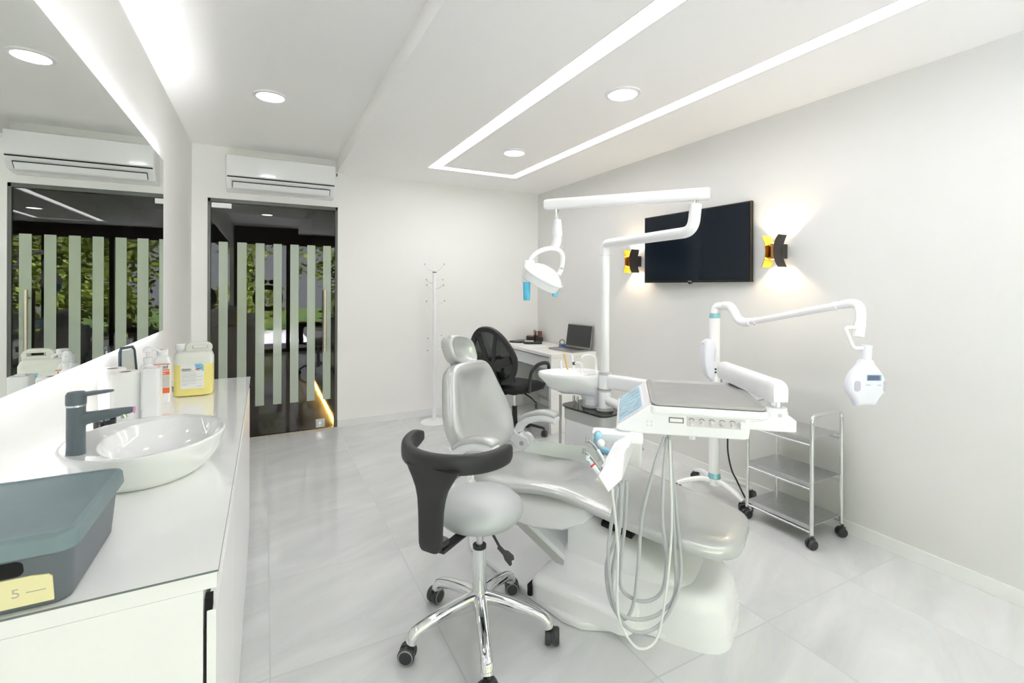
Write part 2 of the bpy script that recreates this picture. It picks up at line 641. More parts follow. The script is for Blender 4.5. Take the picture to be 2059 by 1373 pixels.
# ceiling: high strip on the left, dropped soffit with a light slot on the right
bm = B()
box(bm, (XL, YF, ZU), (.607, YB, 2.75))
SX0, SX1, SX2, SX3 = 1.316, 1.428, 2.138, 2.240
SY0, SY1, SY2, SY3 = -.62, -.52, 4.112, 4.224
for lo, hi in (((.607, YF), (SX0, YB)), ((SX3, YF), (XR, YB)), ((SX0, SY3), (SX3, YB)), ((SX0, YF), (SX3, SY0)), ((SX1, SY1), (SX2, SY2))):
    box(bm, (lo[0], lo[1], ZL), (hi[0], hi[1], ZL + .05))
box(bm, (.607, YF, ZL + .05), (XR, YB, 2.75))
struct('ceiling', bm, CEIL, sharp=0)
def frame_loop(bm, x0, x1, x2, x3, y0, y1, y2, y3, z0, z1):
    box(bm, (x0, y0, z0), (x1, y3, z1))
    box(bm, (x2, y0, z0), (x3, y3, z1))
    box(bm, (x1, y2, z0), (x2, y3, z1))
    box(bm, (x1, y0, z0), (x2, y1, z1))
t = thing('recessed_light_strip', 'long white recessed light strip bent in a rectangle in the lowered ceiling', 'ceiling light', (1.78, 1.8, ZL))
bm = B()
e = .004
frame_loop(bm, SX0 + e, SX1 - e, SX2 + e, SX3 - e, SY0 + e, SY1 - e, SY2 + e, SY3 - e, ZL + .012, ZL + .018)
link('light_diffuser', bm, LEDW, t, 0)
bm = B()
q = .004
frame_loop(bm, SX0, SX0 + q, SX3 - q, SX3, SY0, SY0 + q, SY3 - q, SY3, ZL - .0006, ZL + .02)
frame_loop(bm, SX1 - q, SX1, SX2, SX2 + q, SY1 - q, SY1, SY2, SY2 + q, ZL - .0006, ZL + .02)
link('metal_edge', bm, GREYRING, t, 0)
bm = B(); box(bm, (DX1, YB - .010, 0), (XR, YB, .069), .002); struct('baseboard_back', bm, TRIM)
bm = B(); box(bm, (XR - .010, YF, 0), (XR, YB, .069), .002); struct('baseboard_right', bm, TRIM)
bm = B(); box(bm, (XL, 3.0, 0), (XL + .010, YB, .069), .002); struct('baseboard_left', bm, TRIM)

# shop front behind the camera
w1 = bpy.data.objects.new('window_1', None); COL.objects.link(w1); w1['kind'] = 'structure'; ROOTLOC['window_1'] = Matrix.Identity(4)
bm = B()
for x in (XL + .035, .42, 1.39, 2.30, WX - .035):
    box(bm, (x - .035, YF - .11, 0), (x + .035, YF - .03, 2.29), .003)
for z in (.04, 2.26):
    box(bm, (XL, YF - .11, z - .04), (WX, YF - .03, z + .03), .003)
link('window_frame', bm, BROWN, w1)
bm = B()
box(bm, (XL + .05, YF - .075, .06), (WX - .05, YF - .067, 2.24))
link('window_pane', bm, CLEARG, w1, 0)
text('window_lettering', '\u00d6', .72, INKB, w1, Matrix.Translation((-.25, YF - .06, .88)) @ Matrix.Rotation(PI / 2, 4, 'X'), .001, bold=True)

# glass door in the back wall and the dark corridor behind it
d1 = bpy.data.objects.new('door_1', None); COL.objects.link(d1); d1['kind'] = 'structure'; ROOTLOC['door_1'] = Matrix.Identity(4)
bm = B()
box(bm, (DX0, YB + .004, 0), (DX0 + .022, YB + .09, DZ), .002)
box(bm, (DX1 - .022, YB + .004, 0), (DX1, YB + .09, DZ), .002)
box(bm, (DX0, YB + .004, DZ - .032), (DX1, YB + .09, DZ), .002)
link('door_frame', bm, FRAME, d1)
bm = B(); box(bm, (DX0 + .024, YB + .018, .010), (DX1 - .024, YB + .028, DZ - .036)); link('glass_panel', bm, DOORG, d1, 0)
for x0, x1 in ((-.363, -.295), (-.223, -.150), (-.080, -.009), (.064, .133), (.204, .275), (.348, .418), (.488, .558)):
    bm = B(); box(bm, (x0, YB + .0165, .276), (x1, YB + .0178, 1.746)); link('frosted_stripe', bm, FROST, d1, 0)
bm = B()
rod(bm, (.500, YB - .045, .742), (.500, YB - .045, 1.324), .0125, 16)
for z in (.80, 1.265):
    rod(bm, (.500, YB - .045, z), (.500, YB + .018, z), .008, 12)
link('door_handle', bm, mat('warm_brushed_steel', (.66, .60, .50), .3, metal=1), d1)
bm = B(); box(bm, (DX0 + .028, YB - .002, 2.040), (DX0 + .178, YB + .017, 2.083), .004); link('hinge_fitting', bm, WHITE_M, d1)
bm = B(); box(bm, (.425, YB + .002, .018), (.505, YB + .017, .098), .004); o = link('lock_plate', bm, STEEL, d1)
bm = B()
rod(bm, (.462, YB + .002, .06), (.462, YB - .006, .06), .014, 16)
box(bm, (.452, YB - .006, .030), (.472, YB + .001, .052), .002)
link('lock_cylinder', bm, CHROME, o)
CY0, CY1, CX0, CX1 = YB + .15, 9.0, -1.3, .72
bm = B(); box(bm, (CX0 - .1, YB + .02, -.12), (CX1 + .3, CY1 + .1, -.001)); struct('floor_corridor', bm, DARKTILE)
bm = B(); box(bm, (CX1, CY0, 0), (CX1 + .15, CY1, 2.75)); struct('wall_corridor_right', bm, BROWN)
bm = B(); box(bm, (CX0 - .15, CY0, 0), (CX0, CY1, 2.75)); struct('wall_corridor_left', bm, CORR)
bm = B(); box(bm, (CX0 - .15, CY1, 0), (CX1 + .15, CY1 + .15, 2.75)); struct('wall_corridor_end', bm, CORR)
bm = B(); box(bm, (CX0 - .15, CY0, 2.55), (CX1 + .15, CY1, 2.75)); struct('ceiling_corridor', bm, CORR)
bm = B(); box(bm, (CX1 - .10, CY0 + .0, .05), (CX1, CY1, .10), .003); struct('baseboard_corridor', bm, BROWN)
bm = B(); box(bm, (CX1 - .088, CY0 + .02, .030), (CX1 - .078, 7.6, .048))
solo('amber_light_strip', bm, GLEDW, 'glowing amber light strip along the corridor floor behind the glass door', 'light strip', base=(CX1 - .083, 6.3, .03))

# street side seen only in the door's and mirror's reflection
bm = B(); box(bm, (-14, -24, -.30), (16, YF - .15, -.02)); struct('ground_outside', bm, PAVE)
bm = B(); box(bm, (-14, -24, -.019), (1.0, -7.2, .0)); box(bm, (1.0, -24, -.019), (16, -8.0, .0)); struct('lawn_outside', bm, GRASS)
bm = B(); box(bm, (1.0, -7.99, -.019), (16, -1.5, -.004)); struct('added_dark_ground', bm, DARKG)  # dark ground added to cut light through the right of the window
rnd = random.Random(3)
def tree(x, y, h, r, n, lean, label):
    t = thing('street_tree', label, 'tree', (x, y, -.02), group='street trees')
    bm = B()
    top = (x + lean, y, h * .62)
    tube(bm, smooth([(x, y, -.02), (x + lean * .3, y + .05, h * .25), (x + lean * .8, y, h * .45), top], 5), .13, 10, scales=[1 - .6 * i / 15 for i in range(16)])
    for k in range(5):
        a = rnd.uniform(0, 2 * PI)
        z0 = h * rnd.uniform(.35, .55)
        tube(bm, smooth([(x + lean * .7, y, z0), (x + lean + math.cos(a) * r * .5, y + math.sin(a) * r * .4, z0 + h * .2), (x + lean + math.cos(a) * r * .8, y + math.sin(a) * r * .7, z0 + h * .3)], 4), .05, 6, scales=[1 - .08 * i for i in range(9)])
    link('trunk', bm, BARK, t)
    bm = B()
    cl = [(x + lean + rnd.gauss(0, r * .5), y + rnd.gauss(0, r * .45), h * rnd.uniform(.12, 1.0), r * rnd.uniform(.2, .42)) for _ in range(26)]
    for i in range(n):
        cx, cy, cz, cr = cl[i % len(cl)]
        v = Vector((rnd.gauss(0, 1), rnd.gauss(0, 1), rnd.gauss(0, 1))).normalized() * cr * rnd.uniform(.4, 1.05)
        p = Vector((cx, cy, cz)) + v
        d = Vector((rnd.gauss(0, 1), rnd.gauss(0, 1), rnd.gauss(0, .6))).normalized()
        s = d.orthogonal().normalized()
        L = rnd.uniform(.12, .26)
        vs = [bm.verts.new(p), bm.verts.new(p + d * L * .5 + s * L * .3), bm.verts.new(p + d * L), bm.verts.new(p + d * L * .5 - s * L * .3)]
        bm.faces.new(vs)
    link('foliage', bm, LEAF, t, 0)
tree(-4.4, -6.6, 5.0, 2.0, 4200, .3, 'leafy street tree mirrored at the left of the glass door')
tree(-1.0, -7.2, 5.0, 2.1, 4800, -.3, 'leafy street tree mirrored in the middle of the glass door')
tree(2.2, -6.4, 5.0, 2.0, 4800, .4, 'leaning leafy street tree mirrored at the right of the glass door')
tree(5.4, -7.0, 5.2, 2.1, 4600, 0, 'leafy street tree mirrored at the left end of the wall mirror')
tree(9.0, -7.4, 5.6, 2.2, 3600, 0, 'leafy street tree farthest along the pavement outside')

# ================================================================= ceiling lights
def downlight(x, y, z, label):
    t = thing('downlight', label, 'ceiling light', (x, y, z), group='round ceiling downlights')
    bm = B()
    lathe(bm, [(.080, z - .012), (.098, z - .008), (.100, z), (.080, z)], 40, Matrix.Translation((x, y, 0)), cap=False)
    link('trim_ring', bm, WHITE_M, t)
    bm = B()
    lathe(bm, [(.0805, z - .010), (.0805, z - .002)], 40, Matrix.Translation((x, y, 0)))
    link('light_diffuser', bm, DOWN, t)
downlight(.025, 3.405, ZU, 'round white downlight in the upper ceiling in front of the air conditioner')
downlight(.025, 2.06, ZU, 'round white downlight in the upper ceiling above the wall mirror')
downlight(.025, .72, ZU, 'round white downlight in the upper ceiling nearest the shop window')
downlight(1.788, 3.402, ZL, 'smaller looking downlight near the far bend of the light strip')
downlight(1.788, 2.086, ZL, 'round downlight between the two long arms of the light strip')
downlight(1.788, .76, ZL, 'round downlight inside the light strip nearest the shop window')

# ================================================================= air conditioner
t = thing('air_conditioner', 'white wall-mounted split air conditioner above the glass door', 'air conditioner', (.14, YB, 2.18))
ax0, ax1 = -.300, .572
def acsec(z0, z1):
    return None
bm = B()
prof = [(YB, 2.475), (YB - .17, 2.475), (YB - .205, 2.455), (YB - .212, 2.30), (YB - .195, 2.245), (YB - .14, 2.195), (YB - .05, 2.180), (YB, 2.180)]
prism(bm, [(p[0], p[1]) for p in prof], ax0, ax1, .012, 3, fn=lambda a, b, c: (c, a, b))
link('body', bm, WHITE, t)
bm = B(); box(bm, (ax0 + .012, YB - .2155, 2.278), (ax1 - .012, YB - .205, 2.286)); link('air_gap', bm, DARKH, t, 0)
bm = B(); box(bm, (ax0 + .006, YB - .218, 2.292), (ax1 - .006, YB - .2115, 2.462), .006); link('front_panel', bm, WHITE, t)
mt = basis((.136, YB - .180, 2.222), (1, 0, 0), (0, -.60, .80), (0, -.80, -.60))
bm = B(); box(bm, (-.385, -.028, -.003), (.385, .026, .006), .003, mtx=mt); o = link('louver', bm, WHITE, t)
bm = B(); box(bm, (-.385, .027, -.002), (.385, .030, .0065), mtx=mt); box(bm, (.3855, -.028, -.002), (.388, .030, .0065), mtx=mt); box(bm, (-.388, -.028, -.002), (-.3855, .030, .0065), mtx=mt); link('louver_gap', bm, DARKH, t, 0)
bm = B(); rod(bm, (.606, YB, 2.418), (.606, YB - .03, 2.425), .004, 8); rod(bm, (.606, YB - .03, 2.425), (.600, YB - .05, 2.43), .006, 8)
solo('cable_hook', bm, BLACKP, 'tiny black cable stub on the wall beside the air conditioner', 'hook', base=(.606, YB, 2.418))

# ================================================================= wall mirror
MX = -.540
t = thing('wall_mirror', 'large frameless backlit mirror on the left wall above the counter', 'mirror', (XL, 2.0, 1.09))
my0, my1, mz0, mz1 = .35, 3.455, 1.092, 2.100
bm = B(); box(bm, (MX - .005, my0, mz0), (MX, my1, mz1)); link('mirror_glass', bm, MIRROR, t, 0)
bm = B(); box(bm, (XL, my0 + .05, mz0 + .05), (MX - .0055, my1 - .05, mz1 - .05)); link('backing_board', bm, WHITE_M, t)
bm = B()
box(bm, (XL + .003, my0 + .03, mz0 + .032), (XL + .012, my1 - .03, mz0 + .046))
link('light_tape', bm, LEDB, t, 0)
bm = B()
box(bm, (XL + .003, my0 + .03, mz1 - .030), (XL + .012, my1 - .03, mz1 - .016))
link('light_tape', bm, LEDM, t, 0)
bm = B()
box(bm, (XL + .003, my1 - .046, mz0 + .05), (XL + .012, my1 - .032, mz1 - .05))
link('light_tape', bm, LEDB, t, 0)

# ================================================================= counter
CZ = .860
CX = -.0715
t = thing('vanity_cabinet', 'long white lacquered base cabinet under the left wall mirror', 'cabinet', (-.32, 1.96, 0))
cy0, cy1 = .967, 2.955
bm = B(); box(bm, (XL + .002, cy0 + .004, .09), (-.098, cy1 - .002, .826)); link('body', bm, WHITE_W, t)
bm = B(); box(bm, (XL + .002, cy0 - .001, 0), (-.0935, cy0 + .0035, .8278), .0005); link('end_panel', bm, WHITE_W, t)
bm = B(); box(bm, (XL + .002, cy0 + .02, 0), (-.100, cy1 - .02, .089)); link('toe_kick', bm, WHITE_W, t)
for i in range(4):
    y0 = cy0 + i * .497 + (.0 if i == 0 else .0015)
    bm = B(); box(bm, (-.0885, y0, .030), (-.0745, cy0 + (i + 1) * .497 - .0015, .790 if i < 3 else .80), .0015); link('door', bm, WHITE_W, t)
bm = B(); box(bm, (-.0915, cy0 + .002, .76), (-.080, cy0 + .02, .812)); link('shadow_gap', bm, DARKH, t, 0)
t = thing('countertop', 'white counter slab with a clear glass cover along the left wall', 'countertop', (-.32, 1.96, .828))
bm = B(); box(bm, (XL + .001, cy0, .828), (CX - .002, cy1 + .006, .8535), .001); link('slab', bm, WHITE_W, t)
TOPG = mat('white_glossy_glass_top', (.88, .89, .88), .04, coat=.6, noise=(2.2, .03))
bm = B(); box(bm, (XL + .001, cy0 - .002, .854), (CX, cy1 + .008, .8596), .0008); o = link('glass_cover', bm, TOPG, t)
bm = B()
box(bm, (CX - .0002, cy0 - .002, .8560), (CX + .0004, cy1 + .008, .8594)); box(bm, (XL + .002, cy0 - .0026, .8560), (CX, cy0 - .0022, .8594))
link('glass_edge', bm, mat('grey_green_glass_edge', (.16, .19, .19), .2), o, 0)

# washbasin
BX, BY = -.278, 1.578
t = thing('washbasin', 'white oval ceramic vessel basin standing on the counter', 'washbasin', (BX, BY, CZ))
bm = B()
def ov(a, b, z, cx=0.0, n=2.02, sg=56):
    return [(BX + p[0] + cx, BY + p[1], z) for p in se(a, b, n, sg)]
rings = [ov(.120, .150, CZ), ov(.128, .160, CZ + .002), ov(.150, .178, CZ + .02), ov(.166, .194, CZ + .05), ov(.175, .206, CZ + .078), ov(.178, .210, CZ + .090), ov(.176, .208, CZ + .0945), ov(.170, .202, CZ + .0945)]
rings += [ov(.136, .194, CZ + .089, .034), ov(.131, .188, CZ + .085, .036), ov(.120, .172, CZ + .062, .036), ov(.095, .138, CZ + .036, .034), ov(.055, .080, CZ + .025, .032), ov(.02, .02, CZ + .0225, .03)]
loft(bm, rings)
link('bowl', bm, CERAMIC, t, 75)
bm = B(); lathe(bm, [(.018, CZ + .0235), (.024, CZ + .026), (.010, CZ + .030)], 24, Matrix.Translation((BX + .03, BY, 0))); link('drain', bm, CHROME, t)

FX, FY = -.398, 1.474
t = thing('basin_faucet', 'slate grey single-lever faucet on the rim of the white basin', 'faucet', (FX, FY, CZ + .09))
zb = CZ + .0915
bm = B()
lathe(bm, [(.0185, zb), (.0185, zb + .004), (.0180, zb + .02), (.0178, zb + .114)], 28, Matrix.Translation((FX, FY, 0)))
link('body', bm, SLATE, t)
bm = B(); lathe(bm, [(.0190, zb + .1145), (.0190, zb + .1185)], 28, Matrix.Translation((FX, FY, 0))); link('chrome_ring', bm, CHROME, t)
bm = B()
lathe(bm, [(.0192, zb + .119), (.0195, zb + .125), (.0192, zb + .142), (.016, zb + .148), (.006, zb + .1495)], 28, Matrix.Translation((FX, FY, 0)))
sweep(bm, smooth([(FX + .004, FY, zb + .140), (FX + .03, FY, zb + .1425), (FX + .056, FY, zb + .1445), (FX + .070, FY, zb + .1455)], 4), se(.011, .0055, 3, 14), [1, 1, 1, .95, .95, .9, .85, .8, .75, .65, .6, .5, .35], up=(0, 0, 1))
link('lever', bm, SLATE, t)
bm = B()
sweep(bm, smooth([(FX + .008, FY, zb + .083), (FX + .03, FY, zb + .085), (FX + .07, FY, zb + .090), (FX + .110, FY, zb + .0950)], 4), se(.0125, .0155, 2.6, 18), [1.15, 1.08, 1, .95, .9, .86, .82, .78, .72, .66, .58, .5, .36], up=(0, 0, 1))
link('spout', bm, SLATE, t)
bm = B(); rod(bm, (FX + .088, FY, zb + .086), (FX + .091, FY, zb + .076), .0065, 16); link('aerator', bm, CHROME, t)
bm = B(); rod(bm, (FX + .1095, FY - .001, zb + .0935), (FX + .1115, FY - .001, zb + .0935), .0085, 20); link('pink_tag', bm, PINK, t)

# storage bin with lid
t = thing('storage_bin', 'slate grey lidded plastic bin on the near end of the counter', 'storage bin', (-.41, 1.10, CZ))
bm = B()
def bring(x0, y0, x1, y1, r, z):
    return [(p[0], p[1], z) for p in rrect(x0, y0, x1, y1, r, 4)]
loft(bm, [bring(-.545, .977, -.272, 1.214, .02, CZ), bring(-.547, .973, -.269, 1.217, .022, CZ + .006), bring(-.551, .950, -.262, 1.226, .022, CZ + .096)])
link('bin_body', bm, SLATED, t, 50)
bm = B()
z = CZ + .092
loft(bm, [bring(-.554, .940, -.256, 1.233, .022, z), bring(-.555, .936, -.253, 1.237, .024, z + .003), bring(-.554, .938, -.255, 1.235, .024, z + .024), bring(-.552, .941, -.258, 1.232, .023, z + .028), bring(-.546, .949, -.266, 1.224, .018, z + .029), bring(-.545, .951, -.268, 1.222, .018, z + .0265), bring(-.53, .966, -.283, 1.207, .014, z + .0265)])
link('lid', bm, SLATEB, t, 50)
fm = basis((-.40, .9745, CZ), (1, 0, 0), (0, -.24, .97), (0, -.97, -.24))
bm = B(); prism(bm, rrect(-.08, .062, .083, .088, .009, 4), -.0085, .0012, fn=lambda x, y, z: fm @ Vector((x, y, z))); link('grip_slot', bm, DARKH, t, 0)
bm = B(); prism(bm, [(-.085, .010), (.113, .010), (.114, .052), (.110, .057), (.09, .060), (-.085, .060)], -.004, .0022, fn=lambda x, y, z: fm @ Vector((x, y, z))); o = link('paper_label', bm, NOTE, t, 0)
text('handwriting', '5 \u2014', .022, INK, o, fm @ Matrix.Translation((.066, .027, .0024)), .0002)

# jerrycan
JX, JY = -.287, 2.585
t = thing('jerrycan', 'cloudy white jerrycan half full of yellow liquid on the counter', 'jerrycan', (JX, JY, CZ))
hw, hd = .0755, .050
def jr(w, d, z, n=5.0, dx=0.0):
    return [(JX + dx + p[0], JY + p[1], z) for p in se(w, d, n, 36)]
zl = CZ + .143
bm = B(); loft(bm, [jr(hw - .012, hd - .012, CZ), jr(hw - .003, hd - .003, CZ + .004), jr(hw, hd, CZ + .014), jr(hw, hd, zl)], cap=True); link('liquid', bm, CANYL, t, 40)
bm = B(); loft(bm, [jr(hw, hd, zl), jr(hw, hd, CZ + .172), jr(hw - .006, hd - .006, CZ + .190), jr(hw - .014, hd - .02, CZ + .200)]); link('body', bm, CANPL, t, 40)
bm = B()
hp = [(-.028, .196), (.066, .196), (.070, .215), (.062, .231), (.048, .2385), (-.012, .2385), (-.026, .230), (-.031, .215)]
hin = [(.0, .210), (.050, .210), (.053, .216), (.050, .222), (.0, .222), (-.003, .216)]
def hv(p, y): return (JX + p[0], JY + y, CZ + p[1])
# handle: outer block with a slot, built as two prisms around the slot
prism(bm, [(-.028, .195), (.067, .195), (.069, .210), (-.030, .210)], -.017, .017, .003, fn=lambda x, y, z: (JX + x, JY + z, CZ + y))
prism(bm, [(-.031, .222), (.068, .222), (.062, .231), (.048, .2385), (-.012, .2385), (-.026, .231)], -.017, .017, .003, fn=lambda x, y, z: (JX + x, JY + z, CZ + y))
prism(bm, [(-.031, .209), (-.006, .209), (-.006, .223), (-.031, .223)], -.017, .017, .002, fn=lambda x, y, z: (JX + x, JY + z, CZ + y))
prism(bm, [(.052, .209), (.070, .209), (.068, .223), (.052, .223)], -.017, .017, .002, fn=lambda x, y, z: (JX + x, JY + z, CZ + y))
link('handle', bm, CANPL, t)
bm = B(); lathe(bm, [(.014, CZ + .196), (.014, CZ + .208), (.0205, CZ + .209), (.0205, CZ + .231), (.017, CZ + .234)], 24, Matrix.Translation((JX - .052, JY, 0))); link('cap', bm, WHITE, t)
bm = B(); box(bm, (JX - .046, JY - hd - .0012, CZ + .036), (JX + .042, JY - hd + .002, CZ + .145)); lab = link('label', bm, LABEL, t, 0)
def onlab(x, z): return Matrix.Translation((JX + x, JY - hd - .0014, CZ + z)) @ Matrix.Rotation(PI / 2, 4, 'X')
text('lettering', 'FRESH', .0125, INKB, lab, onlab(-.041, .117), .0003, bold=True)
bm = B()
for k, (x0, x1, z) in enumerate([(-.042, .004, .113), (-.040, .012, .105), (-.041, .016, .098), (-.041, .014, .092), (-.041, .017, .086), (-.041, .010, .079), (-.041, .018, .073), (-.041, .015, .067), (-.041, .012, .058), (-.041, -.02, .052), (.018, .036, .088), (.02, .034, .072), (.012, .036, .045)]):
    box(bm, (JX + x0, JY - hd - .0016, CZ + z), (JX + x1, JY - hd - .0011, CZ + z + (.0012 if k else .0018)))
link('small_print', bm, INKG, lab, 0)
bm = B(); prism(bm, [(.006, .146), (.033, .146), (.041, .136), (.041, .112), (.030, .118), (.018, .114), (.010, .128)], 0, .0004, fn=lambda x, y, z: (JX + x, JY - hd - .0013 - z, CZ + y)); link('blue_panel', bm, BLUEP, lab, 0)
bm = B()
for pts in ([(.010, .134), (.020, .138), (.027, .138), (.027, .136), (.020, .1355), (.011, .132)], [(.008, .120), (.018, .126), (.033, .128), (.034, .126), (.022, .1215), (.012, .1175)]):
    prism(bm, pts, 0, .0008, fn=lambda x, y, z: (JX + x, JY - hd - .0016 - z, CZ + y))
link('red_swoosh', bm, REDP, lab, 0)

# small things between basin and jerrycan
def roll(x, y, r, h, label):
    t = thing('paper_towel_roll', label, 'paper roll', (x, y, CZ), group='paper towel rolls on the counter')
    bm = B()
    lathe(bm, [(.017, CZ + .001), (r - .003, CZ), (r, CZ + .004), (r, CZ + h - .006), (r - .004, CZ + h), (.018, CZ + h - .001), (.017, CZ + .02)], 36, Matrix.Translation((x, y, 0)), cap=False)
    link('tissue', bm, TISSUE, t)
    bm = B(); lathe(bm, [(.0165, CZ + .001), (.0165, CZ + h - .001), (.0150, CZ + h - .001), (.0150, CZ + .001)], 24, Matrix.Translation((x, y, 0)), cap=False); link('cardboard_core', bm, mat('brown_cardboard', (.42, .33, .24), .9), t)
roll(-.443, 2.14, .043, .187, 'white paper towel roll standing right behind the faucet')
roll(-.507, 2.26, .041, .185, 'white paper towel roll standing against the wall')
t = thing('tissue_dispenser', 'tall plain white block dispenser between towel roll and jerrycan', 'dispenser', (-.362, 2.14, CZ))
bm = B(); prism(bm, rrect(-.391, 2.10, -.338, 2.17, .012, 4), CZ, CZ + .196, .004); link('body', bm, WHITE, t)
bm = B(); box(bm, (-.378, 2.125, CZ + .196), (-.352, 2.145, CZ + .2005), .001); link('top_slot', bm, WHITE_M, t)
t = thing('pump_bottle', 'white pump bottle with a domed nozzle in front of the wall', 'bottle', (-.418, 2.36, CZ))
bm = B(); lathe(bm, [(.030, CZ), (.032, CZ + .004), (.032, CZ + .15), (.022, CZ + .172), (.013, CZ + .18), (.013, CZ + .19)], 28, Matrix.Translation((-.418, 2.36, 0))); link('body', bm, WHITE, t)
bm = B()
lathe(bm, [(.015, CZ + .19), (.015, CZ + .205), (.006, CZ + .207), (.006, CZ + .226), (.014, CZ + .228), (.015, CZ + .240), (.008, CZ + .248)], 20, Matrix.Translation((-.418, 2.36, 0)))
tube(bm, smooth([(-.418, 2.36, CZ + .236), (-.39, 2.352, CZ + .237), (-.376, 2.348, CZ + .226)], 4), .0055, 10)
link('pump_head', bm, WHITE, t)
t = thing('disinfectant_bottle', 'white square bottle with an orange label next to the jerrycan', 'bottle', (-.405, 2.50, CZ))
bx, by = -.388, 2.475
bm = B(); loft(bm, [[(p[0], p[1], z) for p in rrect(bx - w, by - w, bx + w, by + w, w * .35, 4)] for w, z in ((.028, CZ), (.030, CZ + .004), (.030, CZ + .17), (.024, CZ + .186), (.017, CZ + .192), (.017, CZ + .20))]); link('body', bm, WHITE, t, 40)
bm = B(); lathe(bm, [(.020, CZ + .198), (.020, CZ + .220), (.018, CZ + .223)], 24, Matrix.Translation((bx, by, 0))); link('cap', bm, WHITE, t)
bm = B(); box(bm, (bx - .024, by - .0312, CZ + .137), (bx + .0295, by - .029, CZ + .166)); o = link('orange_label', bm, ORANGE, t, 0)
bm = B(); box(bm, (bx - .018, by - .0316, CZ + .142), (bx + .0295, by - .0312, CZ + .162)); link('label_panel', bm, LABEL, o, 0)
text('lettering', 'Oxid', .019, INKB, o, Matrix.Translation((bx - .016, by - .0318, CZ + .146)) @ Matrix.Rotation(PI / 2, 4, 'X'), .0003, bold=True)
for z_a, z_b in ((.119, .133), (.042, .064)):
    bm = B(); box(bm, (bx - .008, by - .0312, CZ + z_a), (bx + .0295, by - .029, CZ + z_b)); link('orange_band', bm, ORANGE, t, 0)
bm = B(); box(bm, (bx - .008, by - .0310, CZ + .066), (bx + .0295, by - .029, CZ + .117)); link('pale_band', bm, mat('beige_print', (.66, .64, .58), .5), t, 0)
text('code_lettering', 'XP', .010, LABEL, o, Matrix.Translation((bx + .004, by - .0316, CZ + .1225)) @ Matrix.Rotation(PI / 2, 4, 'X'), .0003)
t = thing('vanity_mirror', 'small dark-framed tabletop mirror leaning on the wall by the bottles', 'mirror', (-.50, 2.40, CZ))
fm2 = basis((-.498, 2.475, CZ), (.35, .937, 0), (-.04, 0, 1), (.937, -.35, .04))
bm = B()
pth = [fm2 @ Vector((p[0], p[1], 0)) for p in [(-.056, 0.004), (-.050, .12), (-.044, .222), (-.036, .238), (.032, .238), (.042, .222), (.050, .12), (.056, .004)]]
sweep(bm, pth, se(.006, .004, 4, 10), up=fm2.to_3x3() @ Vector((0, 0, 1)))
link('frame', bm, mat('dark_blue_frame', (.04, .07, .10), .3), t, 40)
bm = B(); prism(bm, [(-.052, .004), (.052, .004), (.046, .12), (.038, .228), (-.038, .228), (-.046, .12)], -.003, .001, fn=lambda x, y, z: fm2 @ Vector((x, y, z))); link('mirror_glass', bm, mat('pale_mirror', (.82, .86, .84), .08, metal=.6), t, 0)
t = thing('black_cup', 'low round black cup holding small tubes behind the basin', 'cup', (-.478, 2.0, CZ))
ux_, uy_ = -.476, 2.035
bm = B(); lathe(bm, [(.026, CZ), (.029, CZ + .003), (.0305, CZ + .046), (.0285, CZ + .046), (.027, CZ + .01), (.005, CZ + .008)], 32, Matrix.Translation((ux_, uy_, 0))); link('body', bm, mat('black_gloss_plastic', (.012, .012, .014), .15), t)
for k, (dx, dy, m2) in enumerate(((-.008, 0, LABEL), (.006, -.004, BLUEP), (.002, .012, LABEL))):
    bm = B(); rod(bm, (ux_ + dx, uy_ + dy, CZ + .010), (ux_ + dx * 1.6, uy_ + dy * 1.5, CZ + .056 + .004 * k), .0058, 14)
    solo('small_tube', bm, m2, ['white capped tube standing leftmost in the black cup', 'blue tube standing in the black cup', 'white tube at the back of the black cup'][k], 'tube', group='tubes in the black cup', base=(ux_ + dx, uy_ + dy, CZ + .01))
bm = B(); prism(bm, rrect(-.515, 1.905, -.460, 1.955, .014, 4), CZ, CZ + .028, .006)
solo('soap_case', bm, mat('pale_cream_plastic', (.80, .82, .76), .3), 'small pale soap case on the counter just behind the faucet', 'soap case', base=(-.487, 1.93, CZ))
bm = B(); tube(bm, smooth([(XL + .008, 2.60, CZ + .055), (XL + .008, 2.75, CZ + .055), (XL + .008, 2.95, CZ + .054)], 4), .004, 8)
tube(bm, smooth([(-.50, 2.62, CZ + .004), (-.43, 2.63, CZ + .004), (-.385, 2.70, CZ + .004), (-.40, 2.80, CZ + .004)], 5), .0025, 8)
solo('power_cable', bm, mat('dark_green_cable', (.08, .11, .09), .5), 'thin dark cable on the counter behind the jerrycan', 'cable', base=(-.45, 2.7, CZ))

# ================================================================= right wall: television and sconces
ta, tb = Vector((2.826, 2.030, 0)), Vector((2.776, 2.962, 0))
tdir = (tb - ta).normalized()
tn = Vector((-tdir.y, tdir.x, 0))       # out from the wall
W_TV = (tb - ta).length
TVM = basis(ta + Vector((0, 0, 1.394)), tdir, (0, 0, 1), -tn) if False else basis((ta.x, ta.y, 1.394), tdir, (0, 0, 1), tdir.cross(Vector((0, 0, 1))))
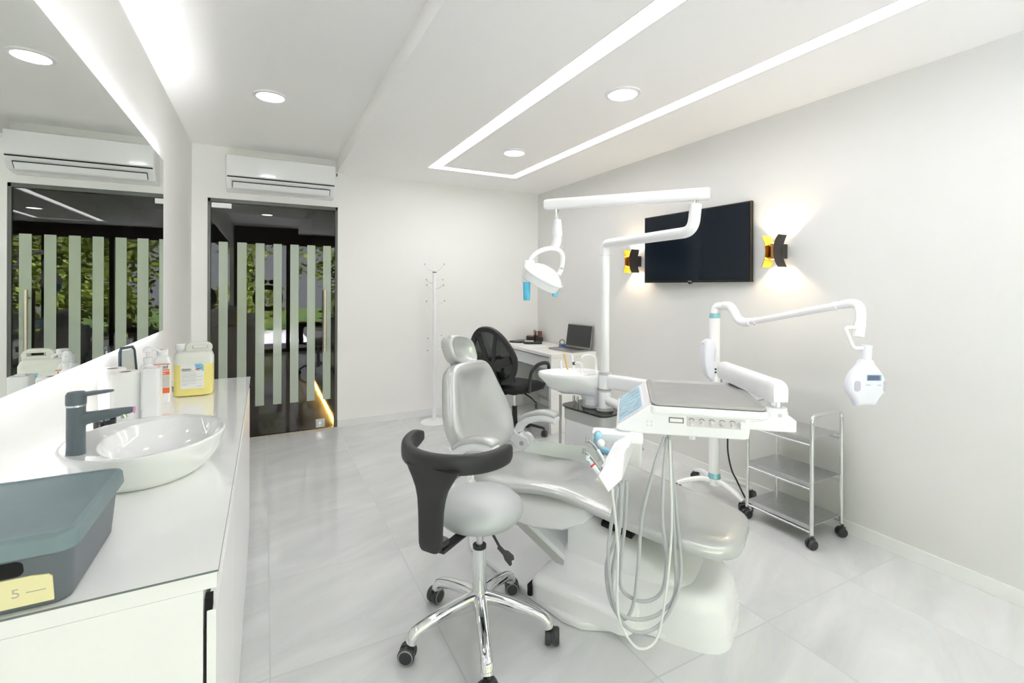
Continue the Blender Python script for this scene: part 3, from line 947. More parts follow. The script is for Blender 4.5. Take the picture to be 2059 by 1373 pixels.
# TVM axes: x along the set, y up, z = tdir x up
zout = 1 if tdir.cross(Vector((0, 0, 1))).x < 0 else -1
def tvb(x0, y0, z0, x1, y1, z1, bev=0.0):
    bm = B(); box(bm, (x0, y0, min(z0 * zout, z1 * zout)), (x1, y1, max(z0 * zout, z1 * zout)), bev, mtx=TVM); return bm
H_TV = .535
t = thing('television', 'black flat television mounted on the right wall between two sconces', 'television', (2.80, 2.49, 1.39))
link('body', tvb(0, 0, -.022, W_TV, H_TV, 0, .003), TVF, t)
link('screen', tvb(.010, .018, -.001, W_TV - .010, H_TV - .010, .0015), TVS, t, 0)
bm = tvb(0.0, 0.0, -.0225, .004, H_TV, .001); o = link('side_trim', bm, mat('dark_bronze_trim', (.16, .12, .08), .25, metal=.8), t, 0)
bm = B()
prism(bm, [(-.02, .006), (.02, .006), (.020, .0), (.004, -.014), (-.004, -.014), (-.02, 0)], -.010, .003, .001, fn=lambda x, y, z: TVM @ Vector((W_TV * .515 + x, y, z * zout)))
o = link('logo_badge', bm, TVF, t)
bm = B()
prism(bm, [(-.022, .0), (-.018, .0), (-.002, -.0125), (.002, -.0125), (.018, .0), (.022, .0), (.004, -.0165), (-.004, -.0165)], .003, .0045, fn=lambda x, y, z: TVM @ Vector((W_TV * .515 + x, y, z * zout)))
link('chrome_edge', bm, CHROME, o, 0)
text('lettering', 'AXEN', .012, mat('pale_grey_print', (.45, .46, .47), .4), o, basis(TVM @ Vector((W_TV * .515 + .018, .0045, .0036 * zout)), -tdir, (0, 0, 1), tn if tn.x < 0 else -tn), .0003, bold=True)
bm = B(); box(bm, (2.815, 2.35, 1.56), (XR - .001, 2.65, 1.76), .004); link('wall_bracket', bm, BLACKP, t)

def sconce(y, label):
    x0, z0, h = 2.772, 1.580, .098
    t = thing('wall_sconce', label, 'wall lamp', (XR, y, z0), group='up and down wall sconces')
    def plate(sgn, off, half, lipz):
        N_ = 14
        outer, inner = [], []
        rows = []
        for i in range(N_ + 1):
            v = -1 + 2 * i / N_
            yy = y + sgn * (.022 + .030 * v * v + off)
            w = half * (1 - .10 * abs(v) ** 6)
            rows.append((z0 + h * v, yy, w))
        return rows
    for sgn, nm in ((-1, 'near'), (1, 'far')):
        for off0, off1, m_, pn in ((.0022, .0042, SCBLK, 'shell'), (0, .0021, GOLD, 'gold_lining')):
            bm = B()
            ro = plate(sgn, off1, .046, 0)
            ri = plate(sgn, off0, .046, 0)
            rings = []
            for (za, ya, w), (zb_, yb_, w2) in zip(ro, ri):
                rings.append([(x0 - w, ya, za), (x0 + w, ya, za), (x0 + w, yb_, za), (x0 - w, yb_, za)])
            loft(bm, rings)
            link(pn, bm, m_, t, 50)
    bm = B(); rod(bm, (x0, y, z0 - .048), (x0, y, z0 + .048), .019, 20); link('lamp_tube', bm, BRONZE, t)
    bm = B(); box(bm, (x0 + .030, y - .030, z0 - .045), (XR, y + .030, z0 + .045), .004); link('wall_mount', bm, SCBLK, t)
    lens = mat('warm_bulb_lens', (1, .9, .7), .4, emit=(1, .74, .38), estr=20)
    for s in (-1, 1):
        bm = B(); rod(bm, (x0, y, z0 + s * .0485), (x0, y, z0 + s * .052), .016, 20); link('bulb_lens', bm, lens, t, 0)
    for s in (-1, 1):
        ld = bpy.data.lights.new('sconce_bulb', 'SPOT')
        ld.energy = 1.35
        ld.color = (1, .77, .48)
        ld.spot_size = math.radians(150)
        ld.spot_blend = .3
        ld.shadow_soft_size = .010
        lo = bpy.data.objects.new('sconce_bulb', ld)
        COL.objects.link(lo)
        lo.parent = t
        lo.location = (x0 - XR, 0, s * .058)
        lo.rotation_euler = (PI if s > 0 else 0, 0, 0)
sconce(1.838, 'black and gold wall sconce to the right of the television')
sconce(3.12, 'black and gold wall sconce half hidden behind the left edge of the television')

# ================================================================= coat rack
cx_, cy_ = 1.505, 4.572
t = thing('coat_rack', 'slim white metal coat rack with a round base by the back wall', 'coat rack', (cx_, cy_, 0))
bm = B(); lathe(bm, [(.135, 0), (.137, .004), (.130, .012), (.03, .016), (.022, .022)], 44, Matrix.Translation((cx_, cy_, 0))); link('base', bm, WHITE_M, t)
bm = B(); rod(bm, (cx_, cy_, .016), (cx_, cy_, 1.520), .0195, 20); link('pole', bm, WHITE_M, t)
bm = B(); rod(bm, (cx_, cy_, 1.4985), (cx_, cy_, 1.5085), .0202, 20); link('collar', bm, mat('dark_ring', (.10, .10, .10), .4), t)
R_ = Vector((.887, -.462, 0))
F_ = Vector((.462, .887, 0))
def hook(z, side, fw, dz, ln):
    d = (R_ * side + F_ * fw).normalized()
    b = Vector((cx_, cy_, z)) + d * .015
    p = [b, b + d * ln * .4 + Vector((0, 0, -.002 + dz * .1)), b + d * ln * .8 + Vector((0, 0, dz * .6)), b + d * ln + Vector((0, 0, dz))]
    bm = B(); tube(bm, smooth(p, 5), .0042, 8); h_ = link('hook', bm, WHITE_M, t)
    bm = B(); bmesh.ops.create_uvsphere(bm, u_segments=10, v_segments=8, radius=.0060, matrix=Matrix.Translation(p[-1])); link('hook_tip', bm, mat('grey_hook_tip', (.22, .22, .21), .4), h_)
for a in ((1.520, -1, .15, .065, .085), (1.520, 1, -.2, .065, .085), (1.395, -1, .5, .035, .085), (1.395, 1, .5, .035, .07), (1.340, -1, -.8, .035, .07), (1.345, 1, -.6, .03, .10), (1.180, -1, -.7, .035, .07), (1.190, 1, -.4, .03, .10), (.815, -1, -.8, .03, .06), (.835, 1, .6, .03, .06), (.700, -1, -.8, .025, .06), (.715, 1, .5, .03, .06)):
    hook(*a)

# ================================================================= desk and what is on it
DT = .735
t = thing('writing_desk', 'white desk with a grey drawer in the far right corner', 'desk', (2.59, 4.25, 0))
bm = B(); box(bm, (2.335, 3.696, DT - .030), (2.848, 4.820, DT), .002); link('desktop', bm, DESK, t)
bm = B(); box(bm, (2.335, 3.698, 0), (2.848, 3.738, DT - .0305), .0015); link('side_panel', bm, DESK, t)
bm = B(); box(bm, (2.335, 4.780, 0), (2.848, 4.818, DT - .0305), .0015); link('side_panel', bm, DESK, t)
bm = B(); box(bm, (2.352, 3.7385, .585), (2.372, 4.7795, .696), .0015); link('drawer', bm, DESKG, t)
bm = B(); box(bm, (2.356, 3.7385, .697), (2.40, 4.7795, .7045)); link('shadow_gap', bm, DARKH, t, 0)
bm = B(); box(bm, (2.373, 3.7385, .580), (2.80, 4.7795, .595)); link('drawer_bottom', bm, DESKB, t)
bm = B(); box(bm, (2.800, 3.7385, .12), (2.820, 4.7795, .704)); link('back_panel', bm, DESKB, t)

LM = Matrix.Translation((2.672, 3.905, DT)) @ Matrix.Rotation(math.radians(7), 4, 'Z')
t = thing('laptop', 'open grey laptop with a dark screen on the white desk', 'laptop', (2.672, 3.905, DT))
bm = B(); prism(bm, rrect(-.118, -.182, .118, .182, .012, 4), .002, .015, .003, fn=lambda x, y, z: LM @ Vector((x, y, z))); o = link('base', bm, LAPG, t)
bm = B(); box(bm, (-.01, -.160, .0151), (.098, .160, .0158), mtx=LM); link('keyboard', bm, LAPK, o, 0)
bm = B(); box(bm, (-.10, -.05, .0151), (-.03, .05, .0155), mtx=LM); link('touchpad', bm, LAPG, o, 0)
SM = LM @ Matrix.Translation((.116, 0, .016)) @ Matrix.Rotation(math.radians(9), 4, 'Y')
bm = B(); box(bm, (-.003, -.182, 0), (.004, .182, .232), .003, mtx=SM); o = link('screen_lid', bm, LAPG, t)
bm = B(); box(bm, (-.0038, -.176, .012), (-.0031, .176, .226), mtx=SM); link('screen', bm, mat('dark_laptop_screen', (.03, .032, .032), .3), o, 0)

bm = B(); prism(bm, rrect(-.11, -.07, .11, .07, .008), 0, .020, .003, fn=lambda x, y, z: Matrix.Translation((2.565, 4.715, DT)) @ Matrix.Rotation(.25, 4, 'Z') @ Vector((x, y, z)))
solo('notebook', bm, BLACKP, 'thick black notebook at the far left of the desk', 'notebook', base=(2.565, 4.715, DT))
t = thing('desk_organizer', 'black mesh desk organizer in the corner of the desk', 'organizer', (2.742, 4.70, DT))
bm = B()
for x0, y0, x1, y1, h in ((2.655, 4.655, 2.715, 4.74, .062), (2.722, 4.645, 2.762, 4.70, .075), (2.765, 4.66, 2.83, 4.74, .048)):
    for lo, hi in (((x0, y0, DT), (x1, y0 + .003, DT + h)), ((x0, y1 - .003, DT), (x1, y1, DT + h)), ((x0, y0, DT), (x0 + .003, y1, DT + h)), ((x1 - .003, y0, DT), (x1, y1, DT + h)), ((x0, y0, DT), (x1, y1, DT + .003))):
        box(bm, lo, hi)
link('compartments', bm, mat('black_wire_mesh', (.03, .028, .026), .5), t, 0)
bm = B(); box(bm, (2.660, 4.660, DT + .004), (2.710, 4.735, DT + .072), .002)
solo('paper_block', bm, mat('red_and_grey_note_block', (.34, .16, .11), .7), 'reddish block of notes in the left tray of the organizer', 'notes', base=(2.685, 4.70, DT + .004))
bm = B(); box(bm, (2.772, 4.668, DT + .004), (2.822, 4.73, DT + .118), .002)
solo('card_box', bm, REDBR, 'dark reddish box standing in the right tray of the organizer', 'box', base=(2.797, 4.70, DT + .004))
for k, (x, y, dx, dy, m_, lb) in enumerate(((2.735, 4.665, -.030, -.01, BLACKP, 'black pen leaning left in the organizer cup'), (2.745, 4.680, -.008, .0, BLACKP, 'black pen leaning in the middle of the organizer cup'), (2.750, 4.665, .012, .01, WHITE, 'white pen in the organizer cup'))):
    bm = B(); rod(bm, (x, y, DT + .005), (x + dx, y + dy, DT + .135 + .012 * (k == 2)), .0042, 10)
    solo('pen', bm, m_, lb, 'pen', group='pens in the desk organizer', base=(x, y, DT + .005))
t = thing('desk_tray', 'flat black desk tray with a cream lid in front of the organizer', 'desk tray', (2.62, 4.47, DT))
TM_ = Matrix.Translation((2.600, 4.50, DT)) @ Matrix.Rotation(-.55, 4, 'Z')
bm = B(); prism(bm, se(.105, .045, 3, 28), .004, .026, .006, fn=lambda x, y, z: TM_ @ Vector((x, y, z))); link('body', bm, BLACKP, t)
bm = B(); box(bm, (-.085, -.018, .0262), (.01, .026, .036), .004, mtx=TM_); link('cream_pad', bm, mat('cream_paper', (.82, .74, .56), .7), t)
for k, (x, y, a, lb) in enumerate(((2.47, 4.30, .2, 'white sheet of paper on the desk under the black tray'), (2.56, 4.34, -.3, 'upper white sheet of paper nearest the laptop'), (2.43, 4.55, .1, 'white sheet of paper at the far left edge of the desk'))):
    bm = B(); box(bm, (-.075, -.105, 0), (.075, .105, .0012), mtx=Matrix.Translation((x, y, DT + .0002 + .0013 * k)) @ Matrix.Rotation(a, 4, 'Z'))
    solo('paper_sheet', bm, PAPER, lb, 'paper', group='papers on the desk', base=(x, y, DT))
t = thing('tape_dispenser', 'small blue tape dispenser behind the laptop', 'tape dispenser', (2.765, 4.165, DT))
bm = B(); box(bm, (2.735, 4.145, DT), (2.80, 4.185, DT + .026), .006); link('body', bm, BLUEO, t)
bm = B(); ring3(bm, None, .026, .006, basis((2.765, 4.165, DT + .046), (R_.x, R_.y, 0), (0, 0, 1), (F_.x, F_.y, 0)), 24, 8); link('tape_ring', bm, mat('brown_grey_tape', (.28, .25, .20), .5), t)

# ================================================================= casters
def caster(parent, p, r, w, ang, stem_top=None, rim=True, name='caster', m_=CASTER):
    """twin-wheel swivel caster; p = point on the floor, ang = rolling direction"""
    x, y = p
    bm = B()
    d = Vector((math.cos(ang), math.sin(ang), 0))
    s = Vector((-d.y, d.x, 0))
    c = Vector((x, y, r))
    for k in (-1, 1):
        a = c + s * (k * w * .12)
        b = c + s * (k * w * .5)
        lathe(bm, [(r * .96, 0), (r, .002), (r, (b - a).length - .004), (r * .9, (b - a).length)], 24, aim(a, b - a))
    # hood over the wheels
    hood = [c + d * (r * 1.02 * math.cos(t_)) + Vector((0, 0, r * 1.05 * math.sin(t_))) for t_ in [math.radians(k) for k in range(-10, 181, 16)]]
    sweep(bm, hood, [(-w * .13, -.003), (w * .13, -.003), (w * .13, .006), (-w * .13, .006)], up=(0, 0, 1)) if False else None
    box(bm, (-r * .9, -w * .11, -r * .4), (r * .55, w * .11, r * 1.02), .003, mtx=Matrix.Translation(c) @ Matrix.Rotation(ang, 4, 'Z'))
    if stem_top:
        q = c - d * r * .25
        rod(bm, (q.x, q.y, r), (q.x, q.y, stem_top), .008, 12)
    o = link(name, bm, m_, parent)
    if rim:
        bm = B()
        for k in (-1, 1):
            b = c + s * (k * w * .505)
            ring3(bm, None, r * .82, r * .07, aim(b, s), 22, 6)
        link('wheel_rim', bm, CRIM, o)
    return o

# ================================================================= black office chair at the desk
OX, OY = 2.030, 3.84
t = thing('office_chair', 'black mesh-backed swivel office chair facing the white desk', 'office chair', (OX, OY, 0), math.radians(25), local=True)
bm = B()
st = [(-.22, .17), (-.19, .215), (-.08, .235), (.08, .235), (.19, .22), (.235, .16)]
pillow(bm, se(.235, .235, 3.2, 40), [(.80, .425), (.95, .430), (1.0, .450), (1.0, .470), (.95, .492), (.80, .502), (.4, .498), (.1, .496)], lambda x, y, h: (x, y, h - (.012 if x > .15 else 0)))
link('seat', bm, FABRIC, t, 60)
def bk(u, v, w=0.0):           # backrest plane: u sideways, v up the back
    return (-.245 - .26 * v - .05 * v * v + w + .10 * u * u, u, .50 + .92 * v)
egg = []
for i in range(40):
    a = 2 * PI * i / 40
    vv = .285 + .255 * math.sin(a)
    hw_ = .238 * (1 - .22 * max(0, math.sin(a)))
    egg.append((hw_ * math.copysign(abs(math.cos(a)) ** .85, math.cos(a)), vv))
bm = B(); sweep(bm, [bk(u, v) for u, v in egg], se(.026, .020, 2.5, 12), up=(1, 0, .3), closed=True); link('back_frame', bm, BLACKP, t)
bm = B()
pillow(bm, egg, [(.97, .004), (.97, .010), (.6, .022), (.2, .028)], lambda u, v, h: bk(u, v, h))
link('mesh_back', bm, MESHB, t, 60)
bm = B()
flat = se(.024, .010, 3, 10)
sweep(bm, smooth([bk(-.205, .26, -.016), bk(-.08, .215, -.036), bk(0, .20, -.050), bk(.08, .215, -.044), bk(.215, .26, -.022)], 5), se(.012, .038, 3, 10), up=(0, 0, 1))
sweep(bm, smooth([bk(.03, .21, -.040), bk(.055, .33, -.032), bk(.085, .44, -.020), bk(.10, .50, -.010)], 5), se(.024, .011, 3, 10), up=(1, 0, 0))
sweep(bm, smooth([bk(-.03, .21, -.040), bk(-.055, .33, -.032), bk(-.085, .44, -.020), bk(-.10, .50, -.010)], 5), se(.018, .009, 3, 10), up=(1, 0, 0))
sweep(bm, smooth([bk(0, .21, -.042), bk(0, .10, -.048), (-.265, 0, .50), (-.225, 0, .425), (-.12, 0, .415)], 6), se(.052, .012, 3, 12), up=(1, 0, .4))
link('back_spine', bm, BLACKP, t)
bm = B(); pillow(bm, se(.17, .06, 2.4, 28), [(.7, -.006), (1, 0), (1, .012), (.7, .022)], lambda u, v, h: bk(u, v + .06, h + .03)); link('lumbar_pad', bm, BLACKP, t)
for s in (-1, 1):
    bm = B()
    pth = smooth([(-.10, s * .235, .44), (-.13, s * .262, .53), (-.115, s * .270, .62), (-.03, s * .272, .672), (.09, s * .272, .678), (.155, s * .270, .645), (.150, s * .262, .55), (.10, s * .235, .44)], 6)
    sweep(bm, pth, se(.017, .011, 3, 12), up=(0, 1, 0))
    link('armrest', bm, BLACKP, t)
bm = B(); box(bm, (-.09, -.07, .385), (.09, .07, .425), .012); link('seat_mechanism', bm, BLACKP, t)
bm = B(); rod(bm, (0, 0, .12), (0, 0, .385), .014, 18); o = link('gas_lift', bm, CHROME, t)
bm = B(); rod(bm, (0, 0, .10), (0, 0, .27), .026, 20, .023); link('lift_cover', bm, BLACKP, o)
bm = B(); tube(bm, smooth([(.02, -.07, .40), (.04, -.15, .36), (.05, -.20, .32)], 4), .007, 8)
pillow(bm, se(.020, .034, 2.4, 18), [(.7, -.006), (1, 0), (.7, .006)], lambda x, y, h: (.053 + x, -.205 - h, .295 + y))
link('height_lever', bm, BLACKP, t)
for k in range(5):
    a = math.radians(72 * k + 10)
    d = Vector((math.cos(a), math.sin(a), 0))
    bm = B(); sweep(bm, smooth([d * .02 + Vector((0, 0, .112)), d * .13 + Vector((0, 0, .104)), d * .275 + Vector((0, 0, .075))], 5), se(.022, .016, 3, 12), [1 - .045 * i for i in range(11)], up=(0, 0, 1)); link('base_leg', bm, BLACKP, t)
    caster(t, (d.x * .275, d.y * .275), .027, .046, a + 1.3, .075, rim=False)

# ================================================================= dental chair
CO = (1.358, 1.774)
t = thing('dental_chair', 'silver dental treatment chair with film-covered cushions and white base', 'dental chair', (*CO, 0), math.radians(-61.2), local=True)
bm = B()
half = [(-.70, .06), (-.62, .14), (-.30, .255), (.02, .345), (.10, .34), (.22, .272), (.31, .225)]
out_ = [(.50, .19)] + [(x, y) for x, y in reversed(half)] + [(x, -y) for x, y in half] + [(.50, -.19)]
prism(bm, out_, 0, .030, .010, 3)
link('floor_plate', bm, WHITE, t, 40)
def dsh(x0, x1, w, n=4.2, seg=52):
    """D-shaped plan: square at the back, round at the foot end"""
    pts = []
    for p in se(1, 1, n, seg):
        pts.append(((x0 + x1) / 2 + p[0] * (x1 - x0) / 2, p[1] * w))
    return pts
bm = B()
loft(bm, [[(x, y, z) for x, y in dsh(x0, x1, w)] for z, x0, x1, w in ((0, -.12, .605, .212), (.060, -.12, .603, .211), (.064, -.119, .600, .209), (.13, -.115, .592, .204), (.165, -.11, .580, .197), (.186, -.095, .560, .182), (.196, -.07, .53, .155), (.198, .0, .44, .09))])
link('base_housing', bm, WHITE, t, 50)
bm = B()
def xsec(x, w, z0, z1, n=4.0, seg=28):
    return [(x, p[0], (z0 + z1) / 2 + p[1]) for p in se(w, (z1 - z0) / 2, n, seg)]
loft(bm, [xsec(-.06, .150, .10, .335), xsec(-.03, .165, .10, .352), (xsec(.05, .175, .10, .355)), xsec(.20, .182, .10, .318), xsec(.34, .178, .10, .258), xsec(.44, .160, .10, .212), xsec(.49, .13, .10, .185)])
link('lift_cover', bm, WHITE, t, 50)
# low pedal block at the dentist's side
bm = B()
loft(bm, [[(x, y, z) for x, y in rrect(-.165 + i, -.318 + i, .285 - i, -.10, .05 - i * .5, 5)] for i, z in ((0, .030), (0, .085), (.006, .100), (.02, .112), (.05, .118))])
o = link('pedal_cover', bm, WHITE, t, 50)
bm = B(); loft(bm, [[(x, y, z) for x, y in rrect(-.172, -.316, -.15, -.22, .008, 3)] for z in (.032, .075)]); link('shadow_gap', bm, DARKH, o, 0)
# lifting arm under the seat
bm = B()
am = basis((-.20, 0, .195), (.875, 0, -.46), (0, 1, 0), (.46, 0, .875))
box(bm, (-.25, -.165, -.028), (.22, .165, .032), .010, mtx=am)
o = link('lifting_arm', bm, WHITE, t)
bm = B(); box(bm, (-.24, -.1655, -.026), (.21, -.166, .012), mtx=am); box(bm, (-.24, -.110, .0321), (.205, -.108, .0325), mtx=am); link('seam_line', bm, GREYRING, o, 0)
bm = B()
loft(bm, [xsec(-.50, .16, .32, .385), xsec(-.47, .20, .285, .398), xsec(-.36, .225, .245, .405), xsec(-.20, .228, .245, .425), xsec(-.06, .222, .275, .432), xsec(.03, .20, .325, .425), xsec(.06, .16, .365, .418)])
link('seat_shell', bm, WHITE, t, 50)
bm = B(); box(bm, (.05, -.16, .350), (.19, .16, .374), .008, mtx=Matrix.Rotation(math.radians(8), 4, 'Y')); link('gap_shade', bm, DARKH, t)  # black block standing for the shade in the gap below the seat
# seat and leg cushion in one
def seat_sec(x, w, zt, zb, dish, seg=36):
    o = []
    for p in se(1, 1, 2.9, seg):
        y = p[0] * w
        zz = (zt + zb) / 2 + p[1] * (zt - zb) / 2
        if p[1] > 0:
            zz -= dish * max(0, 1 - (p[0] / .8) ** 2) * p[1]
        o.append((x, y, zz))
    return o
bm = B()
secs = [(-.585, .12, .430, .395, 0), (-.57, .19, .438, .385, 0), (-.52, .235, .448, .385, .004), (-.42, .265, .462, .392, .012), (-.30, .275, .478, .405, .018), (-.18, .277, .500, .428, .020), (-.08, .276, .508, .440, .016), (.02, .274, .500, .432, .010), (.13, .268, .480, .405, .008), (.24, .258, .462, .378, .008), (.36, .246, .446, .358, .008), (.48, .232, .433, .342, .008), (.55, .215, .427, .337, .006), (.60, .185, .423, .338, .003), (.628, .145, .416, .345, 0), (.642, .09, .404, .360, 0)]
loft(bm, [seat_sec(*s_) for s_ in secs])
link('seat_cushion', bm, FILMED, t, 60, subsurf=1)
# loose film standing up at the back of the seat
bm = B()
rows = []
for i in range(9):
    f_ = i / 8
    x = -.46 + .42 * f_
    rows.append([(x, .10, .494 - .02 * (1 - f_)), (x, .17, .502 - .014 * (1 - f_)), (x + .004, .225, .508 + .008 * f_), (x + .006, .262, .516 + .010 * f_ - .030 * (1 - f_))])
loft(bm, rows, cap=False, close=False)
r_ = bmesh.ops.extrude_face_region(bm, geom=bm.faces[:])
bmesh.ops.translate(bm, verts=[v for v in r_['geom'] if isinstance(v, bmesh.types.BMVert)], vec=(0, .0005, .0008))
link('plastic_cover', bm, FILMG, t, 60)
# backrest
UB = Vector((-.37, 0, .93)).normalized()
NB = Vector((.93, 0, .37)).normalized()
BO = Vector((-.600, 0, .470))
def bmap(u, v, h):
    p = BO + UB * v + NB * (h + .10 * (v - .22) ** 2 * 2) + Vector((0, u, 0))
    return p
prof_o = [(.02, .10), (.0, .0), (.025, .19), (.075, .242), (.16, .262), (.25, .246), (.34, .205), (.42, .160), (.475, .118), (.497, .07)]
ol = [(w, v) for v, w in prof_o if w > 0 and (v, w) != (.02, .10)]
rt = [(.10, .002), (.185, .022), (.238, .075), (.260, .16), (.248, .25), (.218, .34), (.192, .42), (.165, .470), (.10, .499)]
outline = smooth([(x, y, 0) for x, y in rt] + [(-x, y, 0) for x, y in reversed(rt)], 3, closed=True)
outline = [(p.x, p.y) for p in outline]
bm = B(); pillow(bm, outline, [(.30, -.052), (.82, -.052), (.95, -.044), (1.0, -.020), (1.0, .006), (.96, .034), (.87, .046), (.76, .036), (.60, .012), (.36, .0), (.06, -.004)], bmap); link('backrest', bm, FILMED, t, 60, subsurf=1)
bm = B(); pillow(bm, outline, [(.20, -.078), (.70, -.074), (.86, -.060), (.90, -.050)], bmap); link('back_shell', bm, WHITE, t, 60)
UH = Vector((-.20, 0, .98)).normalized()
NH = Vector((.98, 0, .20)).normalized()
def hmap(u, v, h):
    return Vector((-.815, 0, .997)) + UH * v + NH * h + Vector((0, u, 0))
ho = [(a * .985 - b * .16, b * .985 - a * .14) for a, b in se(.114, .092, 2.9, 40)]
bm = B(); pillow(bm, ho, [(.25, -.045), (.75, -.044), (.94, -.034), (1.0, -.012), (.99, .012), (.94, .034), (.83, .044), (.68, .028), (.42, .002), (.08, -.006)], hmap); link('headrest', bm, FILMED, t, 60, subsurf=1)
bm = B(); box(bm, (-.012, -.035, 0), (.012, .035, .20), .006, mtx=Matrix.Translation((-.845, 0, .85)) @ Matrix.Rotation(-.25, 4, 'Y')); link('headrest_bar', bm, CHROME, t)
for s in (-1, 1):
    y = s * .292
    bm = B()
    sweep(bm, smooth([(-.560, y, .470), (-.600, y, .505), (-.592, y, .545), (-.540, y, .588), (-.460, y, .614), (-.395, y, .619), (-.352, y, .610)], 6), se(.030, .024, 3, 16), [.9 + .1 * min(1, i / 18) for i in range(36)] + [.85], up=(-.5, 0, 1))
    bmesh.ops.create_cone(bm, cap_ends=True, segments=28, radius1=.050, radius2=.050, depth=.030, matrix=Matrix.Translation((-.556, y, .462)) @ Matrix.Rotation(PI / 2, 4, 'X'))
    o = link('armrest', bm, WHITE, t, 40)
    bm = B()
    sweep(bm, smooth([(-.600, y, .572), (-.550, y, .611), (-.463, y, .641), (-.395, y, .647), (-.348, y, .637)], 6), se(.035, .016, 2.6, 16), [.6, .8, .9] + [1] * 20 + [.85, .6], up=(-.3, 0, 1))
    link('arm_pad', bm, FILMED, o, 60)
    bm = B()
    prism(bm, [(-.700, .560), (-.655, .555), (-.60, .505), (-.525, .488), (-.515, .455), (-.535, .425), (-.575, .418), (-.63, .455), (-.70, .49)], -.009, .009, .004, fn=lambda x, z, d_: (x, y - s * .030 + d_, z))
    link('pivot_plate', bm, WHITE, t, 40)
    bm = B(); rod(bm, (-.562, y - .044, .457), (-.562, y + .044, .457), .013, 20); link('pivot_bolt', bm, GREYRING, t)
    bm = B()
    prism(bm, [(-.60, .45), (-.53, .46), (-.46, .36), (-.50, .33), (-.60, .34)], -.012, .012, .005, fn=lambda x, z, d_: (x, y - s * .012 + d_, z))
    link('arm_support', bm, WHITE, t, 40)

# ================================================================= dental unit: floor box, spittoon, column
L2W = Matrix.Translation((CO[0], CO[1], 0)) @ Matrix.Rotation(math.radians(-61.2), 4, 'Z')
bn = L2W @ Vector((-.106, .370, 0))
e1 = (L2W.to_3x3() @ Vector((.95, -.32, 0))).normalized()
e2 = (L2W.to_3x3() @ Vector((.32, .95, 0))).normalized()
UM = basis(bn, e1, e2, (0, 0, 1))
KX, KY = 1.718, 2.149
t = thing('dental_unit', 'white floor unit with smoked glass top, spittoon bowl and tall pole', 'dental unit', (1.66, 2.3, 0))
def upr(o, z0, z1, r=.05, bev=.006):
    bm = B(); prism(bm, rrect(-.340 - o, -o, o, .255 + o, r + o, 7), z0, z1, bev, 2, fn=lambda x, y, z: UM @ Vector((x, y, z))); return bm
link('cabinet_body', upr(-.006, 0, .576), WHITE, t, 40)
link('grey_band', upr(-.002, .577, .640, bev=.002), GREYLID, t, 40)
link('glass_top', upr(.012, .648, .655, bev=.002), SMOKEG, t, 40)
link('top_plate', upr(-.010, .6405, .6475, bev=.001), mat('dark_taupe_plate', (.20, .19, .17), .3), t, 40)
pb = UM @ Vector((-.375, .03, 0))
bm = B(); tube(bm, [(pb.x, pb.y, 0), (pb.x, pb.y, .70)], .009, 12); link('drain_pipe', bm, GREYRING, t)
for dx in (.0, .028):
    q = UM @ Vector((-.30 + dx, .07, 0))
    bm = B(); rod(bm, (q.x, q.y, .655), (q.x, q.y, .705), .008, 14); link('metal_spout', bm, CHROME, t)
# spittoon bowl
g = UM @ Vector((-.196, .120, 0))
SA, SB = R_.copy(), F_.copy()
sc = g - SA * .125
SPM = basis((sc.x, sc.y, 0), SA, SB, (0, 0, 1))
def boat(u0, u1, w, z, dz=0.0, n=2.3, seg=44):
    o = []
    for p in se(1, 1, n, seg):
        tt = (p[0] + 1) / 2
        ww = w * (.72 + .28 * min(1, tt * 1.8))
        o.append(SPM @ Vector((u0 + (u1 - u0) * tt, p[1] * ww, z + dz * (1 - tt))))
    return o
bm = B()
loft(bm, [boat(-.06, .178, .085, .762, -.030), boat(-.135, .182, .115, .785, -.018), boat(-.178, .184, .132, .815), boat(-.196, .184, .138, .838, -.004), boat(-.198, .183, .138, .850, -.002), boat(-.192, .178, .132, .856, 0), boat(-.180, .10, .120, .852, 0), boat(-.165, .085, .108, .830), boat(-.12, .045, .075, .805), boat(-.06, .0, .03, .80)])
o = link('spittoon_bowl', bm, CERAMIC, t, 45)
bm = B()
loft(bm, [boat(.062, .180, .058, .700, 0, 2), boat(.055, .180, .060, .722, 0, 2), boat(-.03, .181, .080, .742, -.006), boat(-.115, .182, .106, .766, -.012), boat(-.150, .183, .118, .790, -.010)])
lathe(bm, [(.057, .668), (.056, .705)], 36, Matrix.Translation((g.x, g.y, 0)))
link('bowl_support', bm, LILAC, t, 45)
bm = B(); lathe(bm, [(.066, .6555), (.066, .661), (.061, .663), (.061, .668), (.058, .669)], 36, Matrix.Translation((g.x, g.y, 0))); link('bowl_collar', bm, GREYRING, t)
def sp(u, w, z): return SPM @ Vector((u, w, z))
bm = B(); tube(bm, smooth([sp(.150, .02, .85), sp(.150, .02, .915), sp(.140, .015, .945), sp(.105, .005, .957), sp(.070, 0, .950), sp(.062, 0, .938)], 6), .0065, 12); link('rinse_spout', bm, WHITE, t)
bm = B(); rod(bm, sp(.060, -.01, .85), sp(.060, -.01, .878), .011, 16); tube(bm, smooth([sp(.06, -.01, .878), sp(.055, -.01, .905), sp(.03, -.005, .912), sp(.022, 0, .903)], 5), .0055, 10); link('cup_filler', bm, CERAMIC, t)
bm = B(); rod(bm, sp(-.005, .12, .84), sp(-.030, .13, .945), .006, 12); o = link('suction_tip', bm, WOODY, t)
bm = B(); rod(bm, sp(-.045, .12, .84), sp(-.050, .12, .905), .008, 12); link('suction_tube', bm, WHITE, t)
bm = B(); rod(bm, sp(.035, .13, .84), sp(.018, .135, .935), .0095, 14); o = link('syringe_holder', bm, WHITE, t)
